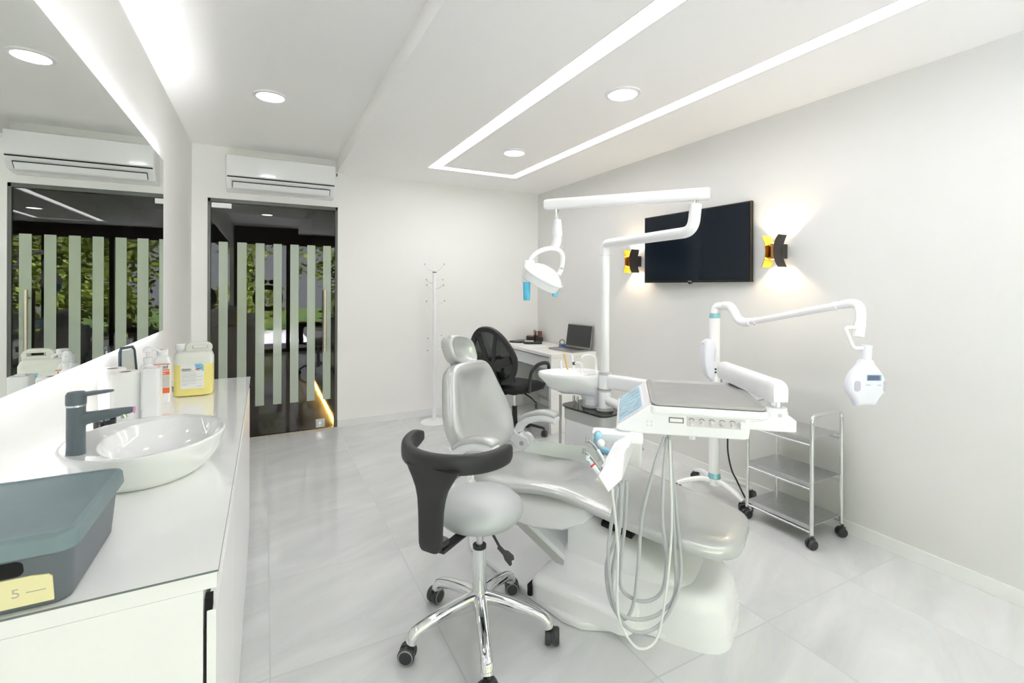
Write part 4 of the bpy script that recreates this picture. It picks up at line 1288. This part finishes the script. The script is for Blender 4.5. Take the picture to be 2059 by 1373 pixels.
bm = B(); rod(bm, sp(.033, .128, .876), sp(.029, .129, .894), .0102, 14); link('black_mark', bm, BLACKP, o)
# pole
bm = B(); rod(bm, (KX, KY, .655), (KX, KY, 1.535), .0245, 24); link('pole', bm, WHITE_M, t)
bm = B(); lathe(bm, [(.036, .672), (.036, .770), (.036, .776), (.036, .858)], 28, Matrix.Translation((KX, KY, 0))); link('pole_sleeve', bm, WHITE, t)
for z0, z1, r in ((.6555, .6715, .048), (.764, .780, .0375), (.859, .873, .0375)):
    bm = B(); lathe(bm, [(r, z0), (r, z0 + .006), (r - .0015, z0 + .008), (r - .0015, z1)], 28, Matrix.Translation((KX, KY, 0))); link('pole_ring', bm, GREYRING, t)
ah = Vector((1.690, 1.885, 0))
bm = B(); sweep(bm, smooth([(KX, KY - .03, .715), (KX + .01, KY - .13, .70), (ah.x, ah.y, .665), (ah.x, ah.y, .60)], 5), se(.026, .026, 2, 16)); link('assistant_arm', bm, WHITE, t)
bm = B(); prism(bm, rrect(-.046, -.04, .046, .04, .03, 5), .425, .612, .012, 3, fn=lambda x, y, z: basis((ah.x, ah.y, 0), R_, F_, (0, 0, 1)) @ Vector((x, y, z))); o = link('assistant_holder', bm, WHITE, t, 40)
bm = B(); p_ = ah + R_ * .045; rod(bm, (p_.x, p_.y, .52), (p_.x + R_.x * .012, p_.y + R_.y * .012, .52), .008, 12); link('grey_knob', bm, GREYRING, o)

# ================================================================= operating light on its jointed arm
t = thing('operating_light', 'white dental operating light hanging from a jointed arm over the chair', 'dental lamp', (KX, KY, 1.52))
bm = B(); tube(bm, fillet([(KX, KY, 1.5355), (KX, KY, 1.602), (1.676, 1.487, 1.602), (1.692, 1.4865, 1.722)], .11, 10), .0255, 20); link('lower_arm', bm, WHITE_M, t)
bm = B(); lathe(bm, [(.0262, 1.5352), (.0262, 1.540)], 24, Matrix.Translation((KX, KY, 0))); link('arm_joint', bm, WHITE, t)
p0, p1 = Vector((1.727, 1.440, 1.766)), Vector((1.245, 2.038, 1.768))
d_ = (p1 - p0).normalized()
bm = B(); sweep(bm, [p0, p0 + d_ * .006, p0 + d_ * .02, p1 - d_ * .02, p1 - d_ * .006, p1], se(.024, .0275, 3.2, 20), [.8, .95, 1, .95, .9, .75], up=(0, 0, 1)); link('upper_arm', bm, WHITE_M, t)
bm = B(); rod(bm, (1.692, 1.4865, 1.7215), (1.692, 1.4865, 1.745), .013, 18); link('chrome_pivot', bm, CHROME, t)
hx, hy = 1.290, 1.990
bm = B(); rod(bm, (hx, hy, 1.690), (hx, hy, 1.748), .0115, 18); link('chrome_pivot', bm, CHROME, t)
bm = B(); lathe(bm, [(.016, 1.692), (.019, 1.690), (.025, 1.640), (.027, 1.615)], 24, Matrix.Translation((hx, hy, 0)))
sweep(bm, smooth([(hx, hy, 1.618), (hx, hy, 1.59), (hx - .006, hy + .003, 1.565), (hx - .015, hy + .007, 1.542)], 5), se(.026, .026, 2, 20), [1, .98, .95, .93, .92, .92, .92, .92, .92, .9, .88, .88, .86, .84, .82, .8])
o = link('drop_stem', bm, WHITE, t)
bm = B()
for z in (1.655, 1.60, 1.553):
    q = Vector((hx, hy, z)) + R_ * .020 - F_ * .015
    rod(bm, q, q + R_ * .004 - F_ * .004, .0028, 8)
link('screw', bm, GREYRING, o)
LC = Vector((1.229, 2.020, 1.408))
Uz = Vector((0, 0, 1))
def lp(r, u, f=0.0): return LC + R_ * r + Uz * u + F_ * f
ax = (Uz * .86 + R_ * .46 - F_ * .22).normalized()
LMx = aim(LC, ax)
bm = B(); lathe(bm, [(.0, -.030), (.06, -.034), (.088, -.042), (.094, -.044), (.098, -.040), (.102, -.008), (.109, -.005), (.110, .002), (.100, .008), (.086, .024), (.060, .043), (.030, .053), (.0, .055)], 44, LMx); link('lamp_head', bm, WHITE, t, 40)
bm = B(); lathe(bm, [(.060, -.0350), (.0880, -.0430), (.087, -.0435), (.06, -.0360)], 40, LMx, cap=False); link('lamp_reflector', bm, CHROME, t)
bm = B()
pth = smooth([lp(-.072, .060), lp(-.060, .092), lp(-.025, .122), lp(.025, .138), lp(.068, .134), lp(.093, .108), lp(.095, .068), lp(.086, .030), lp(.074, .008)], 6)
sweep(bm, pth, se(.021, .0115, 3, 14), up=(R_ * .3 + Uz).normalized())
link('lamp_yoke', bm, WHITE, t, 40)
bm = B(); prism(bm, rrect(-.026, -.032, .028, .032, .012, 4), -.030, .078, .008, 3, fn=lambda x, y, z: lp(-.080 + x + .1 * z, z, y)); link('switch_housing', bm, WHITE, t, 40)
bm = B(); prism(bm, rrect(-.018, -.016, .018, .016, .009, 4), -.120, -.018, .005, 2, fn=lambda x, y, z: lp(-.084 + x * (1 + (z + .045) * 1.2), z, y)); link('grip', bm, BLUEH, t, 40, label='blue film-wrapped grip')
bm = B(); prism(bm, rrect(-.014, -.016, .014, .016, .008, 4), -.100, -.068, .005, 2, fn=lambda x, y, z: lp(.058 + x, z, y + .01)); link('grip', bm, BLUEH, t, 40, label='blue film-wrapped grip')

# ================================================================= delivery unit: arms, instrument table, holder
TP = (1.267, 1.313)
TM = Matrix.Translation((*TP, 0)) @ Matrix.Rotation(math.radians(-41), 4, 'Z')
def tp(x, y, z): return TM @ Vector((x, y, z))
t = thing('instrument_table', 'white swing-arm dental instrument table with a grey steel tray on top', 'instrument table', (1.5, 1.45, .82))
E0 = Vector((1.900, 1.490, .835))
bm = B()
k0 = Vector((KX, KY, .822))
dd = (E0 - k0).normalized()
sweep(bm, [k0 + dd * .037, k0 + dd * .06, E0 - dd * .02, E0 + dd * .02, E0 + dd * .035], se(.030, .040, 4, 20), [1, 1, 1, .95, .7], up=(0, 0, 1))
link('swing_arm', bm, WHITE, t, 40)
bm = B(); rod(bm, (E0.x, E0.y, .87), (E0.x, E0.y, .935), .024, 20); link('arm_pivot', bm, CHROME, t)
S0, S1 = Vector((1.905, 1.505, .970)), Vector((1.6835, 1.105, .972))
sd = (S1 - S0).normalized()
bm = B()
prf = [(-.028, -.040), (.028, -.040), (.030, -.02), (.030, .012), (.022, .030), (.010, .040), (-.010, .040), (-.022, .030), (-.030, .012), (-.030, -.02)]
sweep(bm, [S0 - sd * .02, S0, S1 - sd * .03, S1 - sd * .028], prf, [.85, .95, 1, 1], up=(0, 0, 1))
link('spring_arm', bm, WHITE_M, t, 40)
bm = B()
sweep(bm, [S1 - sd * .0275, S1 + sd * .01, S1 + sd * .026, S1 + sd * .032], [(a * 1.08, b * 1.04) for a, b in prf], [1, 1, .95, .8], up=(0, 0, 1))
o = link('arm_end_cap', bm, WHITE, t, 40)
bm = B(); q = S1 - sd * .06 + Vector((-.028, -.012, -.028)); rod(bm, q, q + Vector((-.006, -.003, 0)), .005, 10); link('screw', bm, GREYRING, t)
px_, py_ = S1.x, S1.y
bm = B(); rod(bm, (px_, py_, .912), (px_, py_, .936), .019, 20); link('chrome_pivot', bm, CHROME, t)
bm = B(); rod(bm, (px_ + sd.x * -.10, py_ + sd.y * -.10, .925), tp(.36, .20, .905), .006, 10); link('stay_rod', bm, WHITE_M, t)
bm = B()
lathe(bm, [(.038, .880), (.038, .896), (.035, .898), (.036, .900), (.036, .909), (.032, .912)], 28, Matrix.Translation((px_, py_, 0)))
prism(bm, rrect(.29, .045, .500, .180, .014, 4), .838, .880, .006, 3, fn=lambda x, y, z: tp(x, y, z))
link('arm_bracket', bm, WHITE, t, 40)
bm = B(); q = tp(.452, .082, .889); rod(bm, q, q + (tp(0, -1, 0) - tp(0, 0, 0)) * .005, .0075, 14); link('bracket_bolt', bm, GREYRING, t)
# table body
bm = B()
side = [(.386, .918), (.392, .910), (.390, .894), (.372, .884), (.338, .880), (.330, .820), (.318, .815), (-.036, .812), (-.110, .816), (-.128, .822), (-.127, .834), (-.022, .908), (-.008, .918)]
prism(bm, side, -.006, .455, .008, 3, fn=lambda x, z, y: tp(x, y, z))
link('table_body', bm, WHITE, t, 35)
bm = B(); prism(bm, rrect(-.012, -.016, .398, .474, .03, 6), .890, .9185, .010, 3, fn=lambda x, y, z: tp(x, y, z)); link('table_rim', bm, WHITE, t, 35)
# steel tray
bm = B()
def tr(o, z): return [tp(x, y, z) for x, y in rrect(.006 - o, .000 - o, .384 + o, .458 + o, .022 + o, 6)]
loft(bm, [tr(-.006, .9190), tr(.004, .9192), tr(.008, .9215), tr(.006, .9285), tr(.002, .9295), tr(-.004, .9275), tr(-.014, .9215), tr(-.018, .9212)])
link('steel_tray', bm, TRAY_ST, t, 30)
bm = B(); prism(bm, rrect(.000, -.006, .390, .464, .024, 6), .9187, .9194, fn=lambda x, y, z: tp(x, y, z)); link('tray_dark_line', bm, ARC, t, 0)  # thin dark line around the tray's lower edge
# sloping control panel under blue film
a_, b_ = Vector((-.022, 0, .908)), Vector((-.127, 0, .834))
sl = (b_ - a_).normalized()
PM = TM @ basis(a_ + Vector((0, .03, 0)), sl, (0, 1, 0), sl.cross(Vector((0, 1, 0))))
sgn = 1 if sl.cross(Vector((0, 1, 0))).z > 0 else -1
bm = B(); prism(bm, rrect(.004, -.010, .122, .390, .02, 5), 0, .0035 * sgn, .001, 1, fn=lambda x, y, z: PM @ Vector((x, y, z))); o = link('panel_frame', bm, LILAC, t, 0)
bm = B(); prism(bm, rrect(.012, .002, .115, .376, .012, 4), .0036 * sgn, .0062 * sgn, .001, 1, fn=lambda x, y, z: PM @ Vector((x, y, z))); link('blue_film', bm, BLUEF, o, 0, label='crinkled blue film over the keypad')
# front controls
bm = B(); box(bm, (.122, -.0085, .852), (.318, -.0055, .886), .001, mtx=TM); o = link('control_strip', bm, mat('pinkish_grey_strip', (.66, .64, .64), .4), t, 0)
KN = mat('pale_knob', (.70, .69, .69), .3)
for x in (.139, .173, .207, .241, .275):
    bm = B(); q = tp(x, -.0085, .868); q2 = tp(x, -.026, .864); rod(bm, q, q2, .0068, 18, .0055); link('knob', bm, KN, t)
    bm = B()
    pts = [tp(x + .0105 * math.cos(a), -.0088, .870 + .0105 * math.sin(a)) for a in [math.radians(k) for k in range(30, 151, 15)]]
    tube(bm, pts, .0012, 6); link('scale_arc', bm, ARC, o)
bm = B(); rod(bm, tp(.308, -.0085, .868), tp(.308, -.030, .866), .0125, 24, .0118); k_ = link('main_knob', bm, WHITE, t)
bm = B(); box(bm, (.060, -.0075, .860), (.112, -.0055, .880), .001, mtx=TM); o = link('viewer_window', bm, mat('dark_grey_bezel', (.16, .15, .18), .3), t, 0)
bm = B(); box(bm, (.064, -.0082, .8635), (.108, -.0073, .8765), mtx=TM); link('viewer_pane', bm, LABEL, o, 0)
bm = B()
for sx, sz in ((-1, -1), (-1, 1), (1, -1), (1, 1)):
    cx2, cz2 = -.008 + sx * .0085, .852 + sz * .0085
    box(bm, (min(cx2, cx2 - sx * .006), -.0068, cz2 - .0006), (max(cx2, cx2 - sx * .006), -.0060, cz2 + .0006), mtx=TM)
    box(bm, (cx2 - .0006, -.0068, min(cz2, cz2 - sz * .006)), (cx2 + .0006, -.0060, max(cz2, cz2 - sz * .006)), mtx=TM)
link('bracket_mark', bm, INKG, t, 0)
bm = B(); q = tp(.145, .03, .812); rod(bm, q, q - Vector((0, 0, .016)), .013, 18); link('hose_outlet', bm, WHITE, t)
bm = B(); q = tp(.072, .02, .814); rod(bm, q, q - Vector((0, 0, .02)), .017, 18); link('hose_gland', bm, GREYRING, t)
# handpiece holder
bm = B()
prism(bm, rrect(-.215, -.050, -.03, .03, .012, 4), .785, .815, .006, 2, fn=lambda x, y, z: tp(x, y, z))
link('holder_bar', bm, WHITE, t, 40)
hexe = [Vector(p) for p in ((.956, 1.227, .743), (.987, 1.237, .768), (1.035, 1.231, .785), (1.075, 1.238, .796), (1.046, 1.218, .718), (.978, 1.204, .694))]
cen = sum(hexe, Vector()) / 6
shift = Vector((1.195, 1.350, .785)) - Vector((1.03, 1.225, .752))
bm = B()
rings = []
for k in range(9):
    f_ = k / 8
    sc_ = .97 if k in (0,) else 1
    rings.append([cen + (p - cen) * (sc_ * (1 - .12 * f_)) + shift * f_ for p in hexe])
loft(bm, rings)
link('handpiece_holder', bm, WHITE, t, 25)
bm = B()
for k in range(1, 6):
    f_ = .12 + k * .13
    pts = [cen + (p - cen) * (1.03 * (1 - .12 * f_)) + shift * f_ for p in (hexe[0], hexe[1], hexe[2], hexe[3])]
    tube(bm, pts, .006, 8)
link('holder_rib', bm, WHITE, t)
# grab handle wrapped in blue film
bm = B(); tube(bm, smooth([tp(-.20, -.03, .80), (1.060, 1.360, .826), (1.046, 1.352, .802), (1.052, 1.338, .785), (1.080, 1.325, .768)], 5), .0125, 14); o = link('grab_handle', bm, BLUEF, t, label='blue film-wrapped grab handle')
bm = B(); bmesh.ops.create_uvsphere(bm, u_segments=20, v_segments=14, radius=.0145, matrix=Matrix.Translation((1.045, 1.328, .806))); link('handle_ball', bm, WHITE, o)

# ================================================================= handpieces with their hoses
h1 = [(1.095, 1.256, .69), (1.100, 1.258, .66), (1.119, 1.289, .512), (1.121, 1.311, .378), (1.138, 1.324, .270), (1.215, 1.306, .213), (1.279, 1.273, .247), (1.295, 1.265, .374), (1.282, 1.272, .5), (1.299, 1.285, .655), (1.328, 1.295, .796)]
h2 = [(1.053, 1.233, .70), (1.056, 1.236, .67), (1.077, 1.265, .532), (1.067, 1.290, .367), (1.077, 1.300, .268), (1.111, 1.288, .207), (1.187, 1.276, .175), (1.264, 1.258, .188), (1.324, 1.25, .247), (1.336, 1.266, .417), (1.338, 1.283, .651), (1.334, 1.290, .796)]
h3 = [(1.022, 1.215, .70), (1.024, 1.218, .675), (1.037, 1.260, .559), (1.032, 1.270, .447), (1.048, 1.270, .311), (1.09, 1.270, .203), (1.158, 1.262, .147), (1.234, 1.247, .153), (1.299, 1.238, .215), (1.345, 1.243, .32), (1.352, 1.275, .541), (1.338, 1.298, .796)]
h4 = [(1.073, 1.245, .70), (1.072, 1.248, .665), (1.065, 1.272, .498), (1.048, 1.300, .39), (1.075, 1.310, .255), (1.123, 1.296, .184), (1.167, 1.295, .228), (1.194, 1.300, .367), (1.218, 1.308, .518), (1.273, 1.305, .691), (1.322, 1.302, .796)]
h5 = [(.997, 1.206, .70), (1.0, 1.208, .675), (1.045, 1.237, .486), (1.060, 1.252, .256), (1.112, 1.248, .141), (1.16, 1.234, .109), (1.215, 1.227, .136), (1.262, 1.237, .255), (1.310, 1.255, .482), (1.330, 1.285, .796)]
def handpiece(label, parts, hose, r):
    base = parts[0][0][-1]
    t = thing('dental_handpiece', label, 'dental tool', base, group='handpieces in the instrument holder')
    for i, (pts, rad, m_, nm) in enumerate(parts):
        bm = B()
        n_ = len(pts)
        tube(bm, smooth(pts, 4) if n_ > 2 else pts, rad[0], 14, scales=[1 + (rad[1] / rad[0] - 1) * k / ((n_ - 1) * (4 if n_ > 2 else 1)) for k in range((n_ - 1) * (4 if n_ > 2 else 1) + 1)])
        if nm == 'head':
            p = Vector(pts[0])
            rod(bm, p - Vector((.004, .004, .008)), p + Vector((.002, .002, .007)), .0065, 14)
        link(nm, bm, m_, t)
    bm = B(); tube(bm, smooth(hose, 10), r, 10); link('hose', bm, HOSE, t)
V = Vector
handpiece('angled steel handpiece with dark collar resting highest in the holder', [([(1.003, 1.350, .818), (1.014, 1.333, .806), (1.021, 1.317, .789)], (.0045, .0065), HSTEEL, 'head'), ([(1.021, 1.317, .789), (1.028, 1.287, .756)], (.0075, .0085), STEEL, 'barrel'), ([(1.028, 1.287, .756), (1.036, 1.255, .720)], (.0092, .0092), mat('dark_steel_collar', (.05, .055, .06), .3, metal=.5), 'collar')], h1, .0062)
handpiece('slim polished steel handpiece with a small round head in the holder', [([(.957, 1.305, .799), (.964, 1.291, .790), (.972, 1.278, .777)], (.0045, .0060), HSTEEL, 'head'), ([(.972, 1.278, .777), (1.010, 1.225, .708)], (.0066, .0070), HSTEEL, 'barrel')], h2, .0062)
handpiece('white scaler handpiece with a thin red ring at the front of the holder', [([(.957, 1.286, .782), (.964, 1.270, .764)], (.0050, .0078), mat('pale_blue_tip', (.62, .68, .72), .3), 'head'), ([(.964, 1.270, .764), (.966, 1.266, .760)], (.0083, .0083), REDP, 'red_ring'), ([(.966, 1.266, .760), (.990, 1.218, .705)], (.0080, .0088), WHITE, 'barrel')], h3, .0060)
handpiece('grey ribbed handpiece lying behind the others in the holder', [([(1.052, 1.346, .775), (1.056, 1.318, .752)], (.0045, .0060), HSTEEL, 'head'), ([(1.056, 1.318, .752), (1.062, 1.258, .715)], (.0075, .0080), STEEL, 'barrel')], h4, .0060)
bm = B(); tube(bm, smooth(h5, 10), .0042, 10)
solo('water_hose', bm, mat('white_hose', (.80, .81, .80), .3), 'thin white hose looping lowest almost to the floor', 'hose', base=(.997, 1.206, .7))

# ================================================================= dentist's stool
QX, QY = .740, 1.687
t = thing('dentist_stool', 'silver round dentist stool with black curved arm and chrome five-star base', 'stool', (QX, QY, 0))
QT = Matrix.Translation((QX, QY, 0))
bm = B(); lathe(bm, [(.0, .450), (.12, .451), (.150, .462), (.166, .482), (.170, .500), (.163, .520), (.143, .539), (.107, .552), (.06, .559), (.0, .561)], 56, QT); link('seat', bm, SILVER, t, 60)
bm = B(); rod(bm, (QX, QY, .33), (QX, QY, .450), .0130, 20); link('gas_lift', bm, STEEL, t)
bm = B(); lathe(bm, [(.0275, .12), (.0275, .200), (.0258, .205), (.0258, .345)], 28, QT); o = link('column', bm, CHROME, t)
bm = B(); lathe(bm, [(.0262, .343), (.0262, .354), (.0145, .353), (.0145, .345)], 28, QT); link('column_cap', bm, BLACKP, o)
for k in range(5):
    a = math.radians(180 - 72 * k)
    d = V((math.cos(a), math.sin(a), 0))
    c0 = V((QX, QY, 0))
    bm = B()
    pth = smooth([c0 + d * .012 + V((0, 0, .155)), c0 + d * .06 + V((0, 0, .150)), c0 + d * .14 + V((0, 0, .134)), c0 + d * .215 + V((0, 0, .112)), c0 + d * .257 + V((0, 0, .092)), c0 + d * .270 + V((0, 0, .066))], 5)
    n_ = len(pth)
    sweep(bm, pth, se(.026, .0180, 2.6, 16), [(1.0 - .30 * i / (n_ - 1) + (.18 * max(0, (i / (n_ - 1) - .7) / .3)), 1.15 - .15 * i / (n_ - 1)) for i in range(n_)], up=(0, 0, 1))
    link('base_leg', bm, CHROME, t, 50)
bm = B(); lathe(bm, [(.018, .095), (.026, .105), (.030, .125), (.030, .165), (.0246, .185)], 28, QT); link('base_hub', bm, CHROME, t)
for k, (ca, sw) in enumerate(((180, 2.6), (108, .5), (36, -.4), (-36, 1.0), (-108, 1.9))):
    a = math.radians(ca)
    p = (QX + .283 * math.cos(a), QY + .283 * math.sin(a))
    caster(t, p, .031, .052, sw, .07)
DD = V((-.83, -.55, 0)).normalized()
LT = V((-DD.y, DD.x, 0))
SCt = V((QX, QY, 0))
bm = B()
arcc = V((.640, 1.652, 0))
pts = []
for i in range(31):
    a = math.radians(118 + (325 - 118) * i / 30)
    pts.append(arcc + V((.190 * math.cos(a), .190 * math.sin(a), .768 - .012 * i / 30)))
n_ = len(pts)
sc2 = [(.55 if i in (0, n_ - 1) else .85 if i in (1, n_ - 2) else 1) for i in range(n_)]
sweep(bm, pts, se(.020, .034, 3.2, 18), sc2, up=(0, 0, 1)); link('arm_rest_ring', bm, BLACK, t, 50)
bm = B()
def brk(u, o, z): return SCt + DD * o + LT * u + V((0, 0, z))
rings = []
for z, w, o in ((.750, .108, .292), (.735, .100, .292), (.705, .080, .292), (.675, .064, .290), (.64, .054, .287), (.60, .049, .284), (.56, .047, .279), (.51, .046, .273), (.475, .045, .268), (.460, .040, .266), (.453, .034, .264)):
    rings.append([brk(a - .028 * max(0, (.72 - z) / .27), o + b, z) for a, b in se(w, .018, 4, 20)])
loft(bm, rings)
link('backrest_bracket', bm, BLACK, t, 50)
bm = B()
loft(bm, [[brk(a - .026, o, .465 + b) for a, b in se(.038, .014, 4, 16)] for o in (.276, .215, .210)])
loft(bm, [[brk(a, o, .447 + b) for a, b in se(.020, .006, 4, 16)] for o in (.25, .10)])
box(bm, (QX - .06, QY - .06, .440), (QX + .06, QY + .06, .4505), .003)
link('seat_plate', bm, BLACKP, t, 50)
bm = B()
tube(bm, [(QX + .02, QY - .04, .444), (.762, 1.625, .425), (.784, 1.588, .372)], .005, 10)
la, lb_ = V((.782, 1.590, .374)), V((.815, 1.548, .335))
lm = basis(la, (lb_ - la), V((.5, .3, .6)), (lb_ - la).cross(V((.5, .3, .6))))
prism(bm, [(-.012, -.008), (.018, -.009), (.032, -.017), (.058, -.019), (.064, -.010), (.058, 0), (.066, .010), (.058, .019), (.034, .017), (.018, .009), (-.012, .008)], -.005, .005, .002, fn=lambda x, y, z: lm @ Vector((x, y, z)))
link('height_lever', bm, BLACKP, t, 40)

# ================================================================= steel trolley
tx0, tx1, ty0, ty1 = 2.530, 2.803, 1.466, 1.838
t = thing('steel_trolley', 'three-shelf chrome trolley on dark casters against the right wall', 'trolley', ((tx0 + tx1) / 2, (ty0 + ty1) / 2, 0))
for y in (ty0, ty1):
    bm = B(); tube(bm, fillet([(tx0, y, .062), (tx0, y, .684), (tx1, y, .684), (tx1, y, .062)], .035, 6), .0100, 16); link('end_frame', bm, CHROME, t)
for z in (.560, .330, .105):
    bm = B()
    box(bm, (tx0 + .004, ty0 + .004, z), (tx1 - .004, ty1 - .004, z + .003))
    box(bm, (tx0 + .002, ty0 + .004, z - .018), (tx0 + .006, ty1 - .004, z + .004), .001)
    box(bm, (tx1 - .006, ty0 + .004, z - .012), (tx1 - .002, ty1 - .004, z + .004), .001)
    link('shelf', bm, SHELF_ST, t, 0)
    for x in (tx0, tx1):
        bm = B(); rod(bm, (x, ty0, z - .030), (x, ty1, z - .030), .0058, 12); link('rail', bm, CHROME, t)
for x, y, a in ((tx0, ty0, .5), (tx1, ty0, .2), (tx0, ty1, .6), (tx1, ty1, .4)):
    caster(t, (x - .012, y - .006), .0255, .040, a + 2.4, .064, rim=False)

# ================================================================= whitening lamp on a stand
t = thing('whitening_lamp', 'white teeth whitening lamp on a wheeled stand with a long jointed arm', 'whitening lamp', (2.600, 2.135, 0))
wx, wy = 2.600, 2.128
WT = Matrix.Translation((wx, wy, 0))
bm = B(); rod(bm, (wx, wy, .12), (wx, wy, 1.158), .033, 28); link('pole', bm, WHITE_M, t)
bm = B(); lathe(bm, [(.034, 1.158), (.034, 1.162), (.0315, 1.186), (.028, 1.188)], 28, WT); link('teal_collar', bm, TEAL, t, label='pale teal ring')
bm = B(); lathe(bm, [(.036, .118), (.040, .122), (.035, .148), (.034, .150)], 28, WT); link('teal_collar', bm, TEAL, t, label='pale teal ring')
bm = B(); rod(bm, (wx, wy, .075), (wx, wy, .118), .036, 24); link('foot_hub', bm, WHITE, t)
for fx, fy in ((2.770, 1.985), (2.560, 1.885), (2.420, 2.270), (2.700, 2.370)):
    d = (V((fx, fy, 0)) - V((wx, wy, 0)))
    bm = B(); sweep(bm, smooth([V((wx, wy, .098)), V((wx, wy, .098)) + d * .35 + V((0, 0, .008)), V((wx, wy, 0)) + d * .75 + V((0, 0, .088)), V((fx, fy, .066))], 5), se(.021, .017, 2.6, 14), [1 - .018 * i for i in range(16)], up=(0, 0, 1)); link('foot', bm, WHITE, t)
    caster(t, (fx, fy), .029, .044, math.atan2(d.y, d.x) + .9, .062, rim=False)
bm = B()
tube(bm, fillet([(wx, wy, 1.187), (wx + .003, wy - .004, 1.236), (wx + .015, wy - .10, 1.243)], .035, 8), .0245, 18)
o = link('elbow', bm, WHITE, t)
bm = B()
tube(bm, smooth([(2.612, 2.062, 1.242), (2.600, 2.012, 1.238), (2.588, 1.975, 1.205), (2.585, 1.945, 1.163), (2.590, 1.905, 1.146), (2.586, 1.860, 1.150)], 6), .0265, 18)
link('elbow', bm, WHITE, t)
bm = B()
A0, A1 = V((2.586, 1.862, 1.150)), V((2.502, 1.310, 1.272))
rod(bm, A0, A1, .0185, 20)
for f_ in (.04, .93):
    q = A0.lerp(A1, f_)
    rod(bm, q, A0.lerp(A1, f_ + .035), .0225, 20)
link('boom', bm, WHITE, t)
bm = B(); tube(bm, smooth([tuple(A1), (2.494, 1.262, 1.281), (2.484, 1.226, 1.270), (2.470, 1.210, 1.235), (2.462, 1.208, 1.190)], 6), .0215, 18)
rod(bm, (2.462, 1.208, 1.192), (2.446, 1.209, 1.128), .024, 20)
link('elbow', bm, WHITE, t)
bm = B(); tube(bm, fillet([(2.447, 1.212, 1.171), (2.368, 1.226, 1.172), (2.405, 1.208, 1.077), (2.468, 1.198, 1.076)], .022, 6), .0088, 14); link('hanger_tube', bm, WHITE, t)
WH = V((2.474, 1.192, 0))
Rr = V((.887, -.462, 0))
Fr = V((.462, .887, 0))
tilt = .04
def wl(r, z, f): return WH + Rr * (r - tilt * (1.0 - z)) + Fr * f + V((0, 0, z))
bm = B(); rod(bm, wl(.0, 1.022, 0), wl(.003, 1.090, 0), .0225, 24); link('neck', bm, LILAC, t)
hl = [(-.022, 1.026), (.022, 1.026), (.034, 1.006), (.062, .976), (.086, .940), (.094, .905), (.088, .872), (.066, .845), (.052, .822), (.044, .806), (.020, .811), (-.020, .811), (-.044, .806), (-.052, .822), (-.066, .845), (-.088, .872), (-.094, .905), (-.086, .940), (-.062, .976), (-.034, 1.006)]
hl = [(p.x, p.y) for p in smooth([(a * .93, b, 0) for a, b in hl], 3, closed=True)]
bm = B(); pillow(bm, hl, [(.55, .030), (.9, .026), (1.0, .010), (1.0, -.010), (.94, -.020), (.80, -.026), (.1, -.030)], lambda x, z, h: wl(x, z, h)); o = link('lamp_head', bm, LILAC, t, 45)
bm = B(); prism(bm, [(-.012, .930), (.052, .930), (.052, .956), (-.012, .956)], -.0288, -.0315, fn=lambda x, z, h: wl(x, z, h)); s_ = link('display_bezel', bm, TEAL, o, 0)
bm = B(); prism(bm, [(-.010, .932), (.044, .932), (.044, .954), (-.010, .954)], -.0314, -.0322, fn=lambda x, z, h: wl(x, z, h)); link('display', bm, SCREEN, s_, 0)
for sx, w_ in ((-.052, .015), (.072, .008)):
    bm = B(); prism(bm, se(w_, .024, 3, 24, sx, .904), -.018, -.0285 if sx < 0 else -.0262, .001, 1, fn=lambda x, z, h: wl(x, z, h)); link('grip_pad', bm, GREYPAD, o, 40)
bm = B(); prism(bm, [(-.016, .908), (.006, .908), (.006, .911), (-.016, .911)], -.0290, -.0306, fn=lambda x, z, h: wl(x, z, h)); prism(bm, [(.040, .907), (.056, .907), (.056, .910), (.040, .910)], -.0275, -.030, fn=lambda x, z, h: wl(x, z, h)); link('small_print', bm, INKG, o, 0)
# control box strapped to the pole
bm = B()
bx2 = V((2.548, 2.128, 0)) - Rr * .0
def cb(r, z, f): return V((wx, wy, 0)) + Rr * (r - .050) + Fr * (f - .020) + V((0, 0, z))
cbo = [(p.x, p.y) for p in smooth([(-.018, 1.018, 0), (.012, 1.022, 0), (.032, 1.00, 0), (.040, .90, 0), (.034, .80, 0), (.015, .765, 0), (-.010, .775, 0), (-.032, .82, 0), (-.042, .90, 0), (-.036, .985, 0)], 3, closed=True)]
pillow(bm, cbo, [(.75, .045), (.95, .040), (1, .02), (1, -.025), (.95, -.040), (.8, -.046), (.1, -.048)], lambda x, z, h: cb(x, z, h)); o = link('control_box', bm, LILAC, t, 45)
bm = B()
for i in range(8):
    z = .890 + .010 * i
    box(bm, (-.003, -.0015, -.0015), (.003, .0015, .0015), mtx=Matrix.Translation(cb(.018 + .0012 * i, z, -.0478)) @ Matrix.Rotation(-.48, 4, 'Z'))
link('vent_slots', bm, INKG, o, 0)
for z in (.815, .835):
    bm = B(); box(bm, (-.0065, -.003, -.006), (.0065, .003, .006), .001, mtx=Matrix.Translation(cb(.028, z, -.044)) @ Matrix.Rotation(-.48, 4, 'Z')); link('button', bm, BLACKP, o)
bm = B(); rod(bm, cb(-.034, .992, -.01), cb(-.044, .996, -.01), .004, 10); link('side_knob', bm, GREYRING, o)
bm = B(); tube(bm, smooth([(2.585, 2.085, .842), (2.602, 2.066, .833), (2.622, 2.060, .775), (2.625, 2.070, .677), (2.640, 2.060, .52), (2.648, 2.065, .406), (2.655, 2.068, .292), (2.675, 2.055, .178), (2.690, 2.030, .118), (2.700, 1.98, .03), (2.66, 1.90, .0065), (2.60, 1.86, .0065)], 6), .0052, 8); link('power_cord', bm, BLACKP, t)
